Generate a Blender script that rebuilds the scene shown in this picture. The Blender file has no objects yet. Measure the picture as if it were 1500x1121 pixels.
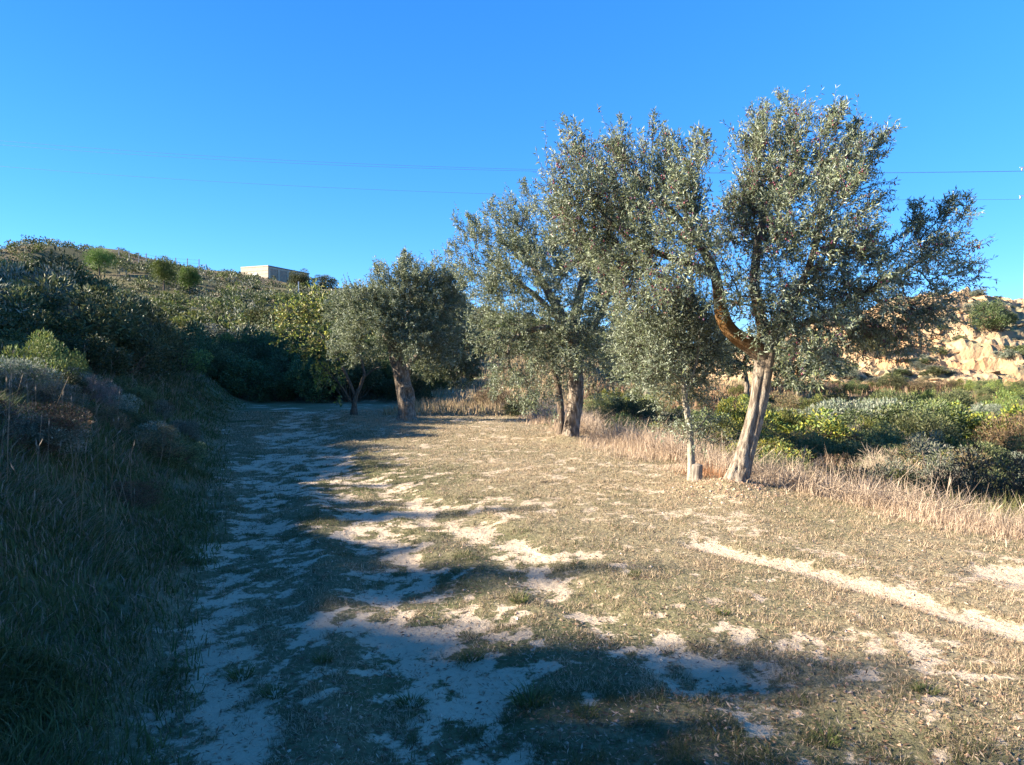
import bpy, math
import numpy as np
from mathutils import Vector

# ------------------------------------------------------------------ camera, world, sun, exposure
SC = bpy.context.scene
F, CX, HY, CZ = 1042.0, 750.0, 540.0, 1.6          # photo focal length in pixels, centre column, horizon row, eye height
SUN_EL, SUN_AZ = math.radians(24), math.radians(86)  # azimuth measured from behind the camera towards the left
TAN_EL = math.tan(SUN_EL)
COTAZ = math.cos(SUN_AZ) / math.sin(SUN_AZ)
cam = bpy.data.cameras.new('camera'); cam_o = bpy.data.objects.new('camera', cam)
SC.collection.objects.link(cam_o); SC.camera = cam_o
cam.sensor_width = 36; cam.lens = 36 * F / 1500; cam.clip_start = 0.05; cam.clip_end = 4000
cam_o.location = (0, 0, CZ)
cam_o.rotation_euler = (math.radians(90) - math.atan(20.5 / F), 0, 0)

W = bpy.data.worlds.new('World'); SC.world = W; W.use_nodes = True
wn, wl = W.node_tree.nodes, W.node_tree.links
sky = wn.new('ShaderNodeTexSky'); sky.sky_type = 'NISHITA'; sky.sun_disc = False
sky.sun_elevation = SUN_EL; sky.sun_rotation = math.pi - SUN_AZ
sky.air_density = 1.0; sky.dust_density = 0.0; sky.ozone_density = 3.0; sky.altitude = 1500
hsv = wn.new('ShaderNodeHueSaturation'); hsv.inputs['Saturation'].default_value = 1.2
gam = wn.new('ShaderNodeGamma'); gam.inputs['Gamma'].default_value = .73; wl.new(sky.outputs[0], gam.inputs['Color'])
tint = wn.new('ShaderNodeMix'); tint.data_type = 'RGBA'; tint.blend_type = 'MULTIPLY'; tint.inputs[0].default_value = 1; tint.inputs[7].default_value = (.54, .715, 1, 1)   # clean, deep blue autumn air
wl.new(gam.outputs[0], tint.inputs[6]); wl.new(tint.outputs[2], hsv.inputs['Color']); wl.new(hsv.outputs[0], wn['Background'].inputs['Color'])
wn['Background'].inputs['Strength'].default_value = 0.104

sun = bpy.data.lights.new('sun', 'SUN'); sun_o = bpy.data.objects.new('sun', sun); SC.collection.objects.link(sun_o)
sun.energy = 5.0; sun.angle = math.radians(0.53); sun.color = (1.0, 0.89, 0.73)
to_sun = Vector((-math.sin(SUN_AZ) * math.cos(SUN_EL), -math.cos(SUN_AZ) * math.cos(SUN_EL), math.sin(SUN_EL)))
sun_o.rotation_euler = to_sun.to_track_quat('Z', 'Y').to_euler(); sun_o.location = (-40, -8, 30)

SC.view_settings.view_transform = 'Standard'; SC.view_settings.look = 'None'
SC.view_settings.exposure = 2.25; SC.view_settings.gamma = 1.0; SC.view_settings.use_curve_mapping = False
SC.render.engine = 'CYCLES'
SC.cycles.use_denoising = True; SC.cycles.max_bounces = 5; SC.cycles.diffuse_bounces = 3
SC.cycles.transmission_bounces = 3; SC.cycles.glossy_bounces = 2; SC.cycles.use_adaptive_sampling = True

rng = np.random.default_rng(11)
COL = SC.collection

# ------------------------------------------------------------------ numpy helpers
def at(px, py, d):                      # a photo pixel and a distance -> world point
    return np.array([(px - CX) / F * d, d, CZ + (HY - py) / F * d])

def _h(ix, iy, iz, seed):
    n = (ix * 374761393 + iy * 668265263 + iz * 2147483647 + seed * 1274126177) & 0xFFFFFFFF
    n = ((n ^ (n >> 13)) * 1274126177) & 0xFFFFFFFF
    n = ((n ^ (n >> 16)) * 2246822519) & 0xFFFFFFFF
    return ((n ^ (n >> 15)) & 0xFFFFFF) / float(0xFFFFFF)

def vn(x, y, z=None, seed=0):
    x = np.asarray(x, float); y = np.asarray(y, float)
    z = np.zeros_like(x) if z is None else np.asarray(z, float)
    ix, iy, iz = (np.floor(a).astype(np.int64) for a in (x, y, z))
    fx, fy, fz = x - ix, y - iy, z - iz
    fx, fy, fz = (f * f * (3 - 2 * f) for f in (fx, fy, fz))
    def L(dz):
        a = _h(ix, iy, iz + dz, seed) * (1 - fx) + _h(ix + 1, iy, iz + dz, seed) * fx
        b = _h(ix, iy + 1, iz + dz, seed) * (1 - fx) + _h(ix + 1, iy + 1, iz + dz, seed) * fx
        return a * (1 - fy) + b * fy
    return L(0) * (1 - fz) + L(1) * fz

def fbm(x, y, z=None, seed=0, o=4):
    s, a, t = 0.0, 0.5, 0.0
    for k in range(o):
        f = 2.03 ** k
        s = s + a * vn(np.asarray(x) * f, np.asarray(y) * f, None if z is None else np.asarray(z) * f, seed + k * 7)
        t += a; a *= 0.5
    return s / t

def sstep(a, b, v):
    t = np.clip((v - a) / (b - a), 0, 1); return t * t * (3 - 2 * t)

def norm(v):
    return v / np.maximum(np.linalg.norm(v, axis=-1, keepdims=True), 1e-9)

def mesh_np(name, verts, faces, mat=None, col=None, smooth=False, attrs=None):
    """verts (N,3); faces: list of (M,k) int arrays; col (N,3) per-vertex albedo"""
    me = bpy.data.meshes.new(name)
    verts = np.ascontiguousarray(verts, np.float32)
    if not isinstance(faces, (list, tuple)): faces = [faces]
    faces = [np.asarray(f, np.int32) for f in faces if len(f)]
    me.vertices.add(len(verts)); me.vertices.foreach_set('co', verts.ravel())
    li = np.concatenate([f.ravel() for f in faces])
    tot = np.concatenate([np.full(len(f), f.shape[1], np.int32) for f in faces])
    st = np.concatenate([[0], np.cumsum(tot)[:-1]]).astype(np.int32)
    me.loops.add(len(li)); me.loops.foreach_set('vertex_index', li.astype(np.int32))
    me.polygons.add(len(tot)); me.polygons.foreach_set('loop_start', st)
    me.polygons.foreach_set('use_smooth', np.full(len(tot), smooth, bool))
    if col is not None:
        a = me.attributes.new('tone', 'FLOAT_COLOR', 'POINT')
        a.data.foreach_set('color', np.concatenate([col, np.ones((len(col), 1))], 1).astype(np.float32).ravel())
    for k, v in (attrs or {}).items():
        a = me.attributes.new(k, 'FLOAT', 'POINT'); a.data.foreach_set('value', np.asarray(v, np.float32))
    me.update(calc_edges=True)
    if mat: me.materials.append(mat)
    return me

def obj(name, data=None, parent=None, loc=(0, 0, 0), label=None, cat=None, group=None, kind=None, rotz=0, scale=None):
    o = bpy.data.objects.new(name, data); COL.objects.link(o)
    o.location = loc; o.rotation_euler = (0, 0, rotz)
    if scale is not None: o.scale = scale
    if parent: o.parent = parent
    if label: o['label'] = label
    if cat: o['category'] = cat
    if group: o['group'] = group
    if kind: o['kind'] = kind
    return o

class Geo:                               # collects pieces of one mesh
    def __init__(s): s.v, s.f3, s.f4, s.c, s.n = [], [], [], [], 0
    def add(s, v, f, c=None):
        f = np.asarray(f); (s.f3 if f.shape[1] == 3 else s.f4).append(f + s.n)
        s.v.append(np.asarray(v, float)); s.n += len(v)
        if c is not None:
            c = np.asarray(c, float); s.c.append(np.broadcast_to(c, (len(v), 3)))
    def mesh(s, name, mat, smooth=False, origin=(0, 0, 0)):
        fs = []
        if s.f3: fs.append(np.concatenate(s.f3))
        if s.f4: fs.append(np.concatenate(s.f4))
        return mesh_np(name, np.concatenate(s.v) - np.asarray(origin), fs, mat, np.concatenate(s.c) if s.c else None, smooth)

def frames(d):
    d = norm(d); up = np.tile([0., 0, 1], (len(d), 1)); bad = np.abs(d[:, 2]) > .95; up[bad] = [1, 0, 0]
    a = norm(np.cross(up, d)); return a, np.cross(d, a)

def leaves(pos, dirs, ln, wd, fold=.25, r=rng):
    """folded diamond leaves: one quad each"""
    n = len(pos); dirs = norm(dirs); a, b = frames(dirs)
    th = r.uniform(0, 2 * np.pi, n)[:, None]
    s = a * np.cos(th) + b * np.sin(th); t = np.cross(dirs, s)
    ln = np.broadcast_to(ln, n)[:, None]; wd = np.broadcast_to(wd, n)[:, None]
    mid = pos + dirs * ln * .48
    v = np.stack([pos, mid + s * wd * .5 + t * wd * fold, pos + dirs * ln, mid - s * wd * .5 + t * wd * fold], 1).reshape(-1, 3)
    return v, np.arange(4 * n).reshape(n, 4)

def blades(base, h, lean, wd, bend=.5, seg=2, r=rng):
    """grass blades leaning along lean (horizontal vectors, length = lean / height)"""
    n = len(base); az = r.uniform(0, 2 * np.pi, n)
    side = np.stack([np.cos(az), np.sin(az), np.zeros(n)], 1) * np.broadcast_to(wd, n)[:, None] * .5
    h = np.broadcast_to(h, n)[:, None]; up = np.array([[0, 0, 1.]])
    tip = base + up * h * (1 - .25 * np.linalg.norm(lean, axis=1, keepdims=True) ** 2 * .5) + lean * h
    if seg == 1:
        v = np.stack([base - side, base + side, tip], 1).reshape(-1, 3)
        return v, np.arange(3 * n).reshape(n, 3)
    mid = base + up * h * .55 + lean * h * .55 * (1 - bend)
    v = np.stack([base - side, base + side, mid - side * .75, mid + side * .75, tip], 1).reshape(-1, 3)
    i = np.arange(n)[:, None] * 5
    f = np.concatenate([i + [0, 1, 3], i + [0, 3, 2], i + [2, 3, 4]], 1).reshape(-1, 3)
    return v, f

def tube(pts, rad, n=8, cap=True):
    pts = np.asarray(pts, float); rad = np.broadcast_to(rad, len(pts)); m = len(pts)
    tg = norm(np.gradient(pts, axis=0)); a, b = frames(tg[:1]); A = [a[0]]
    for k in range(1, m):
        q = A[-1] - tg[k] * np.dot(A[-1], tg[k]); A.append(q / max(np.linalg.norm(q), 1e-9))
    A = np.array(A); B = np.cross(tg, A)
    th = np.linspace(0, 2 * np.pi, n, endpoint=False)
    ring = (A[:, None] * np.cos(th)[None, :, None] + B[:, None] * np.sin(th)[None, :, None]) * rad[:, None, None] + pts[:, None]
    v = ring.reshape(-1, 3)
    i, j = np.meshgrid(np.arange(m - 1), np.arange(n), indexing='ij'); j2 = (j + 1) % n
    f = np.stack([i * n + j, i * n + j2, (i + 1) * n + j2, (i + 1) * n + j], -1).reshape(-1, 4)
    if cap:
        v = np.concatenate([v, pts[-1:] + tg[-1:] * rad[-1] * .4])
        k = np.arange(n); f2 = np.stack([(m - 1) * n + k, (m - 1) * n + (k + 1) % n, np.full(n, m * n), np.full(n, m * n)], 1)
        return v, f, f2[:, :3]
    return v, f, np.zeros((0, 3), int)

def cones(p0, p1, r0, r1, n=4):
    """many straight tapered twigs at once"""
    d = p1 - p0; a, b = frames(d); th = np.linspace(0, 2 * np.pi, n, endpoint=False)
    off = a[:, None] * np.cos(th)[None, :, None] + b[:, None] * np.sin(th)[None, :, None]
    v = np.concatenate([p0[:, None] + off * np.asarray(r0)[:, None, None], p1[:, None] + off * np.asarray(r1)[:, None, None]], 1)
    i = np.arange(len(p0))[:, None, None] * 2 * n; k = np.arange(n)
    f = np.stack([k, (k + 1) % n, (k + 1) % n + n, k + n], 1)[None] + i
    return v.reshape(-1, 3), f.reshape(-1, 4)

def resample(pts, step):
    pts = np.asarray(pts, float); s = np.concatenate([[0], np.cumsum(np.linalg.norm(np.diff(pts[:, :3], axis=0), axis=1))])
    # Catmull-Rom through the points
    n = max(2, int(s[-1] / step)); q = np.linspace(0, s[-1], n); out = []
    P = np.concatenate([[2 * pts[0] - pts[1]], pts, [2 * pts[-1] - pts[-2]]])
    for u in q:
        k = min(max(np.searchsorted(s, u) - 1, 0), len(pts) - 2); t = (u - s[k]) / max(s[k + 1] - s[k], 1e-9)
        a, b, c, d = P[k], P[k + 1], P[k + 2], P[k + 3]
        out.append(.5 * (2 * b + (c - a) * t + (2 * a - 5 * b + 4 * c - d) * t * t + (3 * b - a - 3 * c + d) * t ** 3))
    return np.array(out)

# ------------------------------------------------------------------ materials
def new_mat(name):
    m = bpy.data.materials.new(name); m.use_nodes = True; nt = m.node_tree
    return m, nt, nt.nodes, nt.links, nt.nodes['Principled BSDF']

def noise_node(nt, scale, detail=4, rough=.55, coord=None, dim='3D'):
    n = nt.nodes.new('ShaderNodeTexNoise'); n.inputs['Scale'].default_value = scale
    n.inputs['Detail'].default_value = detail; n.inputs['Roughness'].default_value = rough
    if coord is not None: nt.links.new(coord, n.inputs['Vector'])
    return n

def mix(nt, fac, a, b, mode='MIX'):
    n = nt.nodes.new('ShaderNodeMix'); n.data_type = 'RGBA'; n.blend_type = mode
    for sock, v in ((n.inputs[0], fac), (n.inputs[6], a), (n.inputs[7], b)):
        if isinstance(v, (int, float)): sock.default_value = v
        elif isinstance(v, tuple): sock.default_value = (*v, 1)
        else: nt.links.new(v, sock)
    return n.outputs[2]

def maprange(nt, v, a, b, c=0., d=1.):
    n = nt.nodes.new('ShaderNodeMapRange'); n.interpolation_type = 'SMOOTHSTEP'
    nt.links.new(v, n.inputs[0])
    for k, x in zip((1, 2, 3, 4), (a, b, c, d)): n.inputs[k].default_value = x
    return n.outputs[0]

def math_node(nt, op, a, b):
    n = nt.nodes.new('ShaderNodeMath'); n.operation = op
    for k, v in enumerate((a, b)):
        if isinstance(v, (int, float)): n.inputs[k].default_value = v
        else: nt.links.new(v, n.inputs[k])
    return n.outputs[0]

def leaf_mat(name, trans=.25, rough=.5, spec=.35, vary=.25):
    m, nt, N, L, P = new_mat(name)
    a = N.new('ShaderNodeAttribute'); a.attribute_name = 'tone'
    oi = N.new('ShaderNodeObjectInfo')
    h = N.new('ShaderNodeHueSaturation'); L.new(a.outputs['Color'], h.inputs['Color'])
    L.new(maprange(nt, oi.outputs['Random'], 0, 1, 1 - vary, 1 + vary), h.inputs['Value'])
    L.new(math_node(nt, 'ADD', math_node(nt, 'MULTIPLY', oi.outputs['Random'], .04 * vary / .25), .48), h.inputs['Hue'])
    L.new(h.outputs[0], P.inputs['Base Color']); P.inputs['Roughness'].default_value = rough
    P.inputs['Specular IOR Level'].default_value = spec
    t = N.new('ShaderNodeBsdfTranslucent'); L.new(h.outputs[0], t.inputs['Color'])
    ms = N.new('ShaderNodeMixShader'); ms.inputs[0].default_value = trans
    L.new(P.outputs[0], ms.inputs[1]); L.new(t.outputs[0], ms.inputs[2]); L.new(ms.outputs[0], N['Material Output'].inputs[0])
    return m

M = {}
M['olive_leaf'] = leaf_mat('olive_leaf', .22, .5, .3, 0.0)
M['shrub_leaf'] = leaf_mat('shrub_leaf', .22, .55, .3, .3)
M['grass'] = leaf_mat('grass_blade', .3, .7, .15, 0.0)
M['fruit'] = leaf_mat('olive_fruit', 0., .35, .5, 0.0)

def bark_mat(name, c1, c2, c3, scale=1.0, moss=None):
    m, nt, N, L, P = new_mat(name)
    tc = N.new('ShaderNodeTexCoord'); mp = N.new('ShaderNodeMapping'); mp.inputs['Scale'].default_value = (9 * scale, 9 * scale, 2.2 * scale)
    L.new(tc.outputs['Object'], mp.inputs['Vector'])
    n1 = noise_node(nt, 2.2, 6, .65, mp.outputs[0]); n2 = noise_node(nt, 1.3 * scale, 4, .6, tc.outputs['Object'])
    c = mix(nt, maprange(nt, n1.outputs[0], .38, .66), c1, c2); c = mix(nt, maprange(nt, n2.outputs[0], .52, .7), c, c3)
    if moss:
        sp = N.new('ShaderNodeSeparateXYZ'); L.new(tc.outputs['Object'], sp.inputs[0])
        c = mix(nt, maprange(nt, sp.outputs[2], 1.9, 2.4, 0., .75), c, (.075, .06, .045))
        c = mix(nt, math_node(nt, 'MULTIPLY', maprange(nt, sp.outputs[2], *moss), math_node(nt, 'MULTIPLY', math_node(nt, 'MULTIPLY', maprange(nt, sp.outputs[2], 2.3, 2.9, 1., .0), maprange(nt, sp.outputs[0], .3, .5, 1., 0.)), maprange(nt, n2.outputs[0], .3, .6, .3, .95))), c, (.16, .078, .02))
    L.new(c, P.inputs['Base Color']); P.inputs['Roughness'].default_value = .9; P.inputs['Specular IOR Level'].default_value = .15
    b = N.new('ShaderNodeBump'); b.inputs['Strength'].default_value = 1.; b.inputs['Distance'].default_value = .05
    L.new(n1.outputs[0], b.inputs['Height']); L.new(b.outputs[0], P.inputs['Normal'])
    return m
M['bark'] = bark_mat('olive_bark', (.11, .085, .065), (.32, .27, .21), (.22, .17, .12), 1.15, moss=(1.7, 1.95))
M['bark_old'] = bark_mat('olive_bark_fissured', (.10, .075, .055), (.33, .27, .21), (.24, .16, .10), 1.2)
M['bark_pale'] = bark_mat('young_bark', (.31, .275, .215), (.38, .34, .27), (.28, .25, .19), 2.0)
M['bark_dark'] = bark_mat('shrub_bark', (.08, .06, .045), (.2, .15, .11), (.14, .1, .07), 2.0)
M['twig'] = bark_mat('twig_bark', (.07, .058, .042), (.14, .115, .085), (.10, .08, .06), 3.0)

def ground_mat(name, sand, sand2, thatch, thatch2, green):
    m, nt, N, L, P = new_mat(name)
    tc = N.new('ShaderNodeTexCoord'); co = tc.outputs['Object']
    cov = N.new('ShaderNodeAttribute'); cov.attribute_name = 'cover'
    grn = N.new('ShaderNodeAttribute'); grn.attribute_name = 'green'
    nf = noise_node(nt, 22, 6, .68, co); nm = noise_node(nt, 4.5, 5, .6, co); nb = noise_node(nt, .9, 4, .55, co); ng = noise_node(nt, 90, 3, .7, co)
    s = mix(nt, maprange(nt, nb.outputs[0], .35, .65), sand, sand2)
    s = mix(nt, maprange(nt, nf.outputs[0], .54, .68, 0, .55), s, tuple(c * .55 for c in sand2))
    s = mix(nt, maprange(nt, ng.outputs[0], .62, .74, 0, .6), s, tuple(min(.6, c * 1.25) for c in sand))
    t = mix(nt, maprange(nt, nf.outputs[0], .38, .62), thatch, thatch2)
    t = mix(nt, maprange(nt, ng.outputs[0], .55, .7, 0, .5), t, tuple(c * .5 for c in thatch2))
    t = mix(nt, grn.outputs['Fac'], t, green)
    k = math_node(nt, 'ADD', cov.outputs['Fac'], math_node(nt, 'MULTIPLY', math_node(nt, 'SUBTRACT', nf.outputs[0], .5), 2.0))
    k = math_node(nt, 'ADD', k, math_node(nt, 'MULTIPLY', math_node(nt, 'SUBTRACT', nm.outputs[0], .5), .7))
    c = mix(nt, maprange(nt, k, .30, .66), s, t)
    L.new(c, P.inputs['Base Color']); P.inputs['Roughness'].default_value = .95; P.inputs['Specular IOR Level'].default_value = .08
    hsum = math_node(nt, 'ADD', math_node(nt, 'MULTIPLY', nf.outputs[0], .7), math_node(nt, 'ADD', math_node(nt, 'MULTIPLY', nm.outputs[0], 1.6), math_node(nt, 'MULTIPLY', ng.outputs[0], .25)))
    b = N.new('ShaderNodeBump'); b.inputs['Strength'].default_value = .9; b.inputs['Distance'].default_value = .045
    L.new(hsum, b.inputs['Height']); L.new(b.outputs[0], P.inputs['Normal'])
    return m
M['ground'] = ground_mat('sandy_ground', (.50, .40, .285), (.45, .35, .245), (.30, .245, .15), (.165, .136, .082), (.065, .08, .03))
M['hill'] = ground_mat('hill_ground', (.25, .18, .12), (.21, .14, .09), (.13, .11, .065), (.09, .075, .045), (.07, .085, .03))

def rock_mat():
    m, nt, N, L, P = new_mat('ochre_rock')
    tc = N.new('ShaderNodeTexCoord'); co = tc.outputs['Object']
    mp = N.new('ShaderNodeMapping'); mp.inputs['Scale'].default_value = (.35, .35, 1.5); L.new(co, mp.inputs['Vector'])
    a = noise_node(nt, .8, 6, .6, mp.outputs[0]); b = noise_node(nt, 3.5, 8, .7, co); d = noise_node(nt, .35, 3, .5, co)
    c = mix(nt, maprange(nt, a.outputs[0], .36, .64), (.37, .262, .155), (.29, .195, .112))
    c = mix(nt, maprange(nt, d.outputs[0], .5, .66), c, (.37, .215, .11))
    c = mix(nt, maprange(nt, b.outputs[0], .58, .72, 0, .7), c, (.24, .18, .12))
    cov = N.new('ShaderNodeAttribute'); cov.attribute_name = 'cover'
    k = math_node(nt, 'ADD', cov.outputs['Fac'], math_node(nt, 'MULTIPLY', math_node(nt, 'SUBTRACT', b.outputs[0], .5), .8))
    c = mix(nt, maprange(nt, k, .45, .65), c, (.22, .19, .11))
    L.new(c, P.inputs['Base Color']); P.inputs['Roughness'].default_value = .95; P.inputs['Specular IOR Level'].default_value = .1
    bp = N.new('ShaderNodeBump'); bp.inputs['Strength'].default_value = 1.; bp.inputs['Distance'].default_value = .12
    L.new(b.outputs[0], bp.inputs['Height']); L.new(bp.outputs[0], P.inputs['Normal'])
    return m
M['rock'] = rock_mat()

def plain_mat(name, c1, c2, scale=6, rough=.8, metal=0., bump=.2):
    m, nt, N, L, P = new_mat(name)
    tc = N.new('ShaderNodeTexCoord'); n = noise_node(nt, scale, 5, .6, tc.outputs['Object'])
    L.new(mix(nt, maprange(nt, n.outputs[0], .35, .65), c1, c2), P.inputs['Base Color'])
    P.inputs['Roughness'].default_value = rough; P.inputs['Metallic'].default_value = metal
    b = N.new('ShaderNodeBump'); b.inputs['Strength'].default_value = bump; b.inputs['Distance'].default_value = .02
    L.new(n.outputs[0], b.inputs['Height']); L.new(b.outputs[0], P.inputs['Normal'])
    return m
M['concrete'] = plain_mat('pale_concrete_block', (.43, .355, .26), (.36, .295, .215), 1.2)
M['concrete_dark'] = plain_mat('roof_edge_concrete', (.16, .15, .14), (.12, .115, .11), 1.2)
M['door'] = plain_mat('white_door_paint', (.8, .79, .76), (.74, .73, .7), 2.0, .5)
M['galv'] = plain_mat('galvanised_steel', (.55, .55, .54), (.45, .45, .45), 4, .5, .3)
M['wire'] = plain_mat('wire_aluminium', (.07, .08, .1), (.06, .07, .09), 3, .6, .2)
M['glass_ins'] = plain_mat('insulator_porcelain', (.25, .24, .24), (.2, .19, .19), 3, .3)
M['wood'] = plain_mat('weathered_post_wood', (.23, .19, .15), (.13, .11, .085), 9, .9, 0, .6)
M['fence_wood'] = plain_mat('pale_fence_post', (.42, .37, .31), (.33, .29, .24), 3, .9)
M['dark_panel'] = plain_mat('rusty_panel', (.27, .2, .14), (.2, .15, .11), 1.5)

# ------------------------------------------------------------------ terrain
def xL(y): return np.interp(y, [-30, 0, 2.87, 5.4, 9.5, 16.7, 21, 28, 34, 50], [-1.6, -1.15, -1.55, -2.45, -4.0, -6.8, -8.6, -10.6, -12.5, -17])
def xR(y): return np.interp(y, [-30, 0, 3, 6.4, 9.3, 12.9, 15.9, 22, 30, 46], [9.5, 7.6, 6.4, 4.95, 3.55, 2.55, 2.0, 0.6, 0.3, 4])
RX = np.array([-400, -160, -120, -108, -96, -89, -82, -79, -70.5, -57.6, -43, -33, -8.6, 21, 50, 80, 150, 400])
RZ = np.array([20, 22, 23, 23.6, 25.8, 28.0, 27.2, 26, 24, 21.2, 18.8, 18.3, 14.5, 9, 4, 3, 3, 4])
RUTS = [([(-1.2, 1.5), (-1.4, 3), (-1.62, 4.07), (-2.4, 6.7), (-3.7, 11), (-5.8, 18.5), (-8, 27)], .33),
        ([(-.15, 1.5), (-.29, 2.98), (-.45, 4.3), (-1.1, 6.2), (-2.2, 9.3), (-4.7, 16.7), (-7, 26)], .36),
        ([(2.3, 1.5), (1.6, 2.8), (.85, 4), (.39, 5.05), (-.19, 6.67), (-1.0, 8.2), (-2.6, 11.1), (-3.6, 13)], .30),
        ([(5.6, 1.2), (4.35, 2.6), (3.2, 4.25), (2.45, 5.5), (1.75, 6.5)], .14),
        ([(5.5, 3.6), (4.6, 4.6), (3.9, 5.6)], .22)]
def seg_dist(x, y, pts):
    d = np.full(np.shape(x), 1e9)
    for (ax, ay), (bx, by) in zip(pts[:-1], pts[1:]):
        vx, vy = bx - ax, by - ay
        t = np.clip(((x - ax) * vx + (y - ay) * vy) / (vx * vx + vy * vy), 0, 1)
        d = np.minimum(d, np.hypot(x - ax - t * vx, y - ay - t * vy))
    return d
def ruts(x, y, only=None):
    wob = (fbm(x * .9, y * .9, seed=31) - .5) * .7
    m = np.zeros(np.shape(x))
    for k, (p, w) in enumerate(RUTS):
        if only and k not in only: continue
        ww = w * (1 + .3 * sstep(4, 12, y)) * (.65 + .7 * vn(x * .5 + k * 9, y * .5, seed=5))
        m = np.maximum(m, 1 - sstep(ww * .55, ww * 1.55, seg_dist(x, y, p) + wob * w))
    return m
def cover(x, y):
    x = np.asarray(x, float); y = np.asarray(y, float)
    u = x + .38 * y                                   # across the track
    n = fbm(u * 2.1, y * 1.3, seed=41, o=5) * .55 + fbm(x * 4.2, y * 3.2, seed=44) * .45
    ru = ruts(x, y)
    fine = fbm(x * 11, y * 8, seed=46, o=3)
    c = sstep(.42, .54, n * .56 + fine * .44 - .012 * ru + .06 * (1 - ru)) * .92 + .08
    c = c * (1 - .2 * ru)
    c = np.maximum(c, sstep(-.25, .45, xL(y) - x + .3 * (fbm(x * 2, y * 2, seed=3) - .5)))
    c = np.maximum(c, sstep(-.5, .5, x - xR(y) + (fbm(x * 1.4, y * 1.4, seed=8) - .5) * 1.2) * .8)
    lit = sstep(.3, 1.4, x - np.interp(y, [0, 3.3, 6, 9.3, 12.8, 20], [2.2, 1.6, .5, -1.3, -2.8, -2.4]))   # sunlit side of the cast shadow's edge, given evener grass cover
    c = np.maximum(c, lit * (1 - .6 * ru) * (.34 + .5 * sstep(.40, .57, n * .6 + fine * .4)))
    c = c * (1 - .66 * ruts(x, y, (3, 4)))
    return np.clip(c, 0, 1)
def Z(x, y):
    x = np.asarray(x, float); y = np.asarray(y, float)
    s = xL(y) - x
    zb = 1.25 * sstep(-.1, 2.4, s) + .10 * np.clip(s - 1.8, 0, 6) + .15 * np.clip(s - 7.8, 0, 16)
    zb = zb + .33 * np.clip(-(x + .8 * np.maximum(y, 27) + 2), 0, 22) * sstep(-30, -10, y)      # higher spur beyond the thicket
    zb = np.where(s > -.2, zb, 0) * (1 - sstep(60, 100, y))
    y0 = 33 + 42 * sstep(1, 16, x); t = np.clip((y - y0) / (150 - y0), 0, 1)
    zh = np.interp(x, RX, RZ) * t ** .95 - .10 * np.clip(y - 150, 0, 300)
    zh = zh + np.where(y > 33, 1, 0) * (fbm(x * .07, y * .07, seed=61) - .5) * 3.2 * sstep(36, 80, y) * (1 - .85 * sstep(0, 14, x))
    tr = np.floor(y / 7 + vn(x * .08, y * .05, seed=70)) * 7 - y
    zh = zh + .12 * sstep(34, 50, y) * np.clip(tr + 3.5, -3.5, 3.5) * (1 - sstep(90, 120, y)) * sstep(-16, -8, x)
    r = x - xR(y)
    zr = -.6 * sstep(-.1, 2.0, r) - .05 * np.clip(r - 1, 0, 14)
    zr = zr * (1 - sstep(24, 44, y)) + np.where(r > 0, .1 * sstep(28, 46, y), 0) * sstep(0, 8, r)
    z = np.maximum(zb, zh) + zr
    off = np.maximum(sstep(0, .8, s), sstep(0, .8, r))
    z = z + (fbm(x * 1.2, y * 1.2, seed=21) - .5) * (.05 + .3 * off) + (fbm(x * 5, y * 5, seed=22) - .5) * (.03 + .05 * off)
    z = z - .045 * ruts(x, y) * (1 - off)
    z = z + .16 * np.exp(-(((x - 2.8) / .55) ** 2 + ((y - 9.25) / .45) ** 2)) + .12 * np.exp(-(((x - 1.3) / .5) ** 2 + ((y - 15.9) / .5) ** 2))
    return z
def Zs(x, y): return float(Z(np.array([x]), np.array([y]))[0])

def axis(lo, hi, a, b, st, g):
    c = list(np.arange(a, b, st)); s = st; v = c[-1]
    while v < hi: s *= g; v += s; c.append(v)
    s = st; v = c[0]; pre = []
    while v > lo: s *= g; v -= s; pre.append(v)
    return np.array(pre[::-1] + c)
gx = axis(-650, 650, -4.5, 5.0, .075, 1.06); gy = axis(-60, 1100, 1.6, 11, .075, 1.032)
GX, GY = np.meshgrid(gx, gy, indexing='xy'); fx_, fy_ = GX.ravel(), GY.ravel()
gz = Z(fx_, fy_); gcov = cover(fx_, fy_)
gcov = np.where(fy_ > 36, np.clip(fbm(fx_ * .15, fy_ * .15, seed=90) * 1.1 + .1, 0, 1), gcov)
ggr = np.clip(sstep(-.2, .9, xL(fy_) - fx_) * .75 + .5 * (1 - sstep(1.2, 5.2, fx_ - xL(fy_))) * (fx_ > xL(fy_)) + .25 * (fbm(fx_ * .8, fy_ * .8, seed=91) > .58), 0, .9) * (1 - sstep(20, 60, fy_) * .5)  # bank green, plus a wide band that tones the shaded track darker
ny, nx = GX.shape
ii, jj = np.meshgrid(np.arange(ny - 1), np.arange(nx - 1), indexing='ij')
quads = np.stack([ii * nx + jj, ii * nx + jj + 1, (ii + 1) * nx + jj + 1, (ii + 1) * nx + jj], -1).reshape(-1, 4)
qx, qy = fx_[quads].mean(1), fy_[quads].mean(1)
region = np.where(qy > 37, 3, np.where(qx < xL(qy), 1, np.where(qx > xR(qy), 2, 0)))
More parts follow.
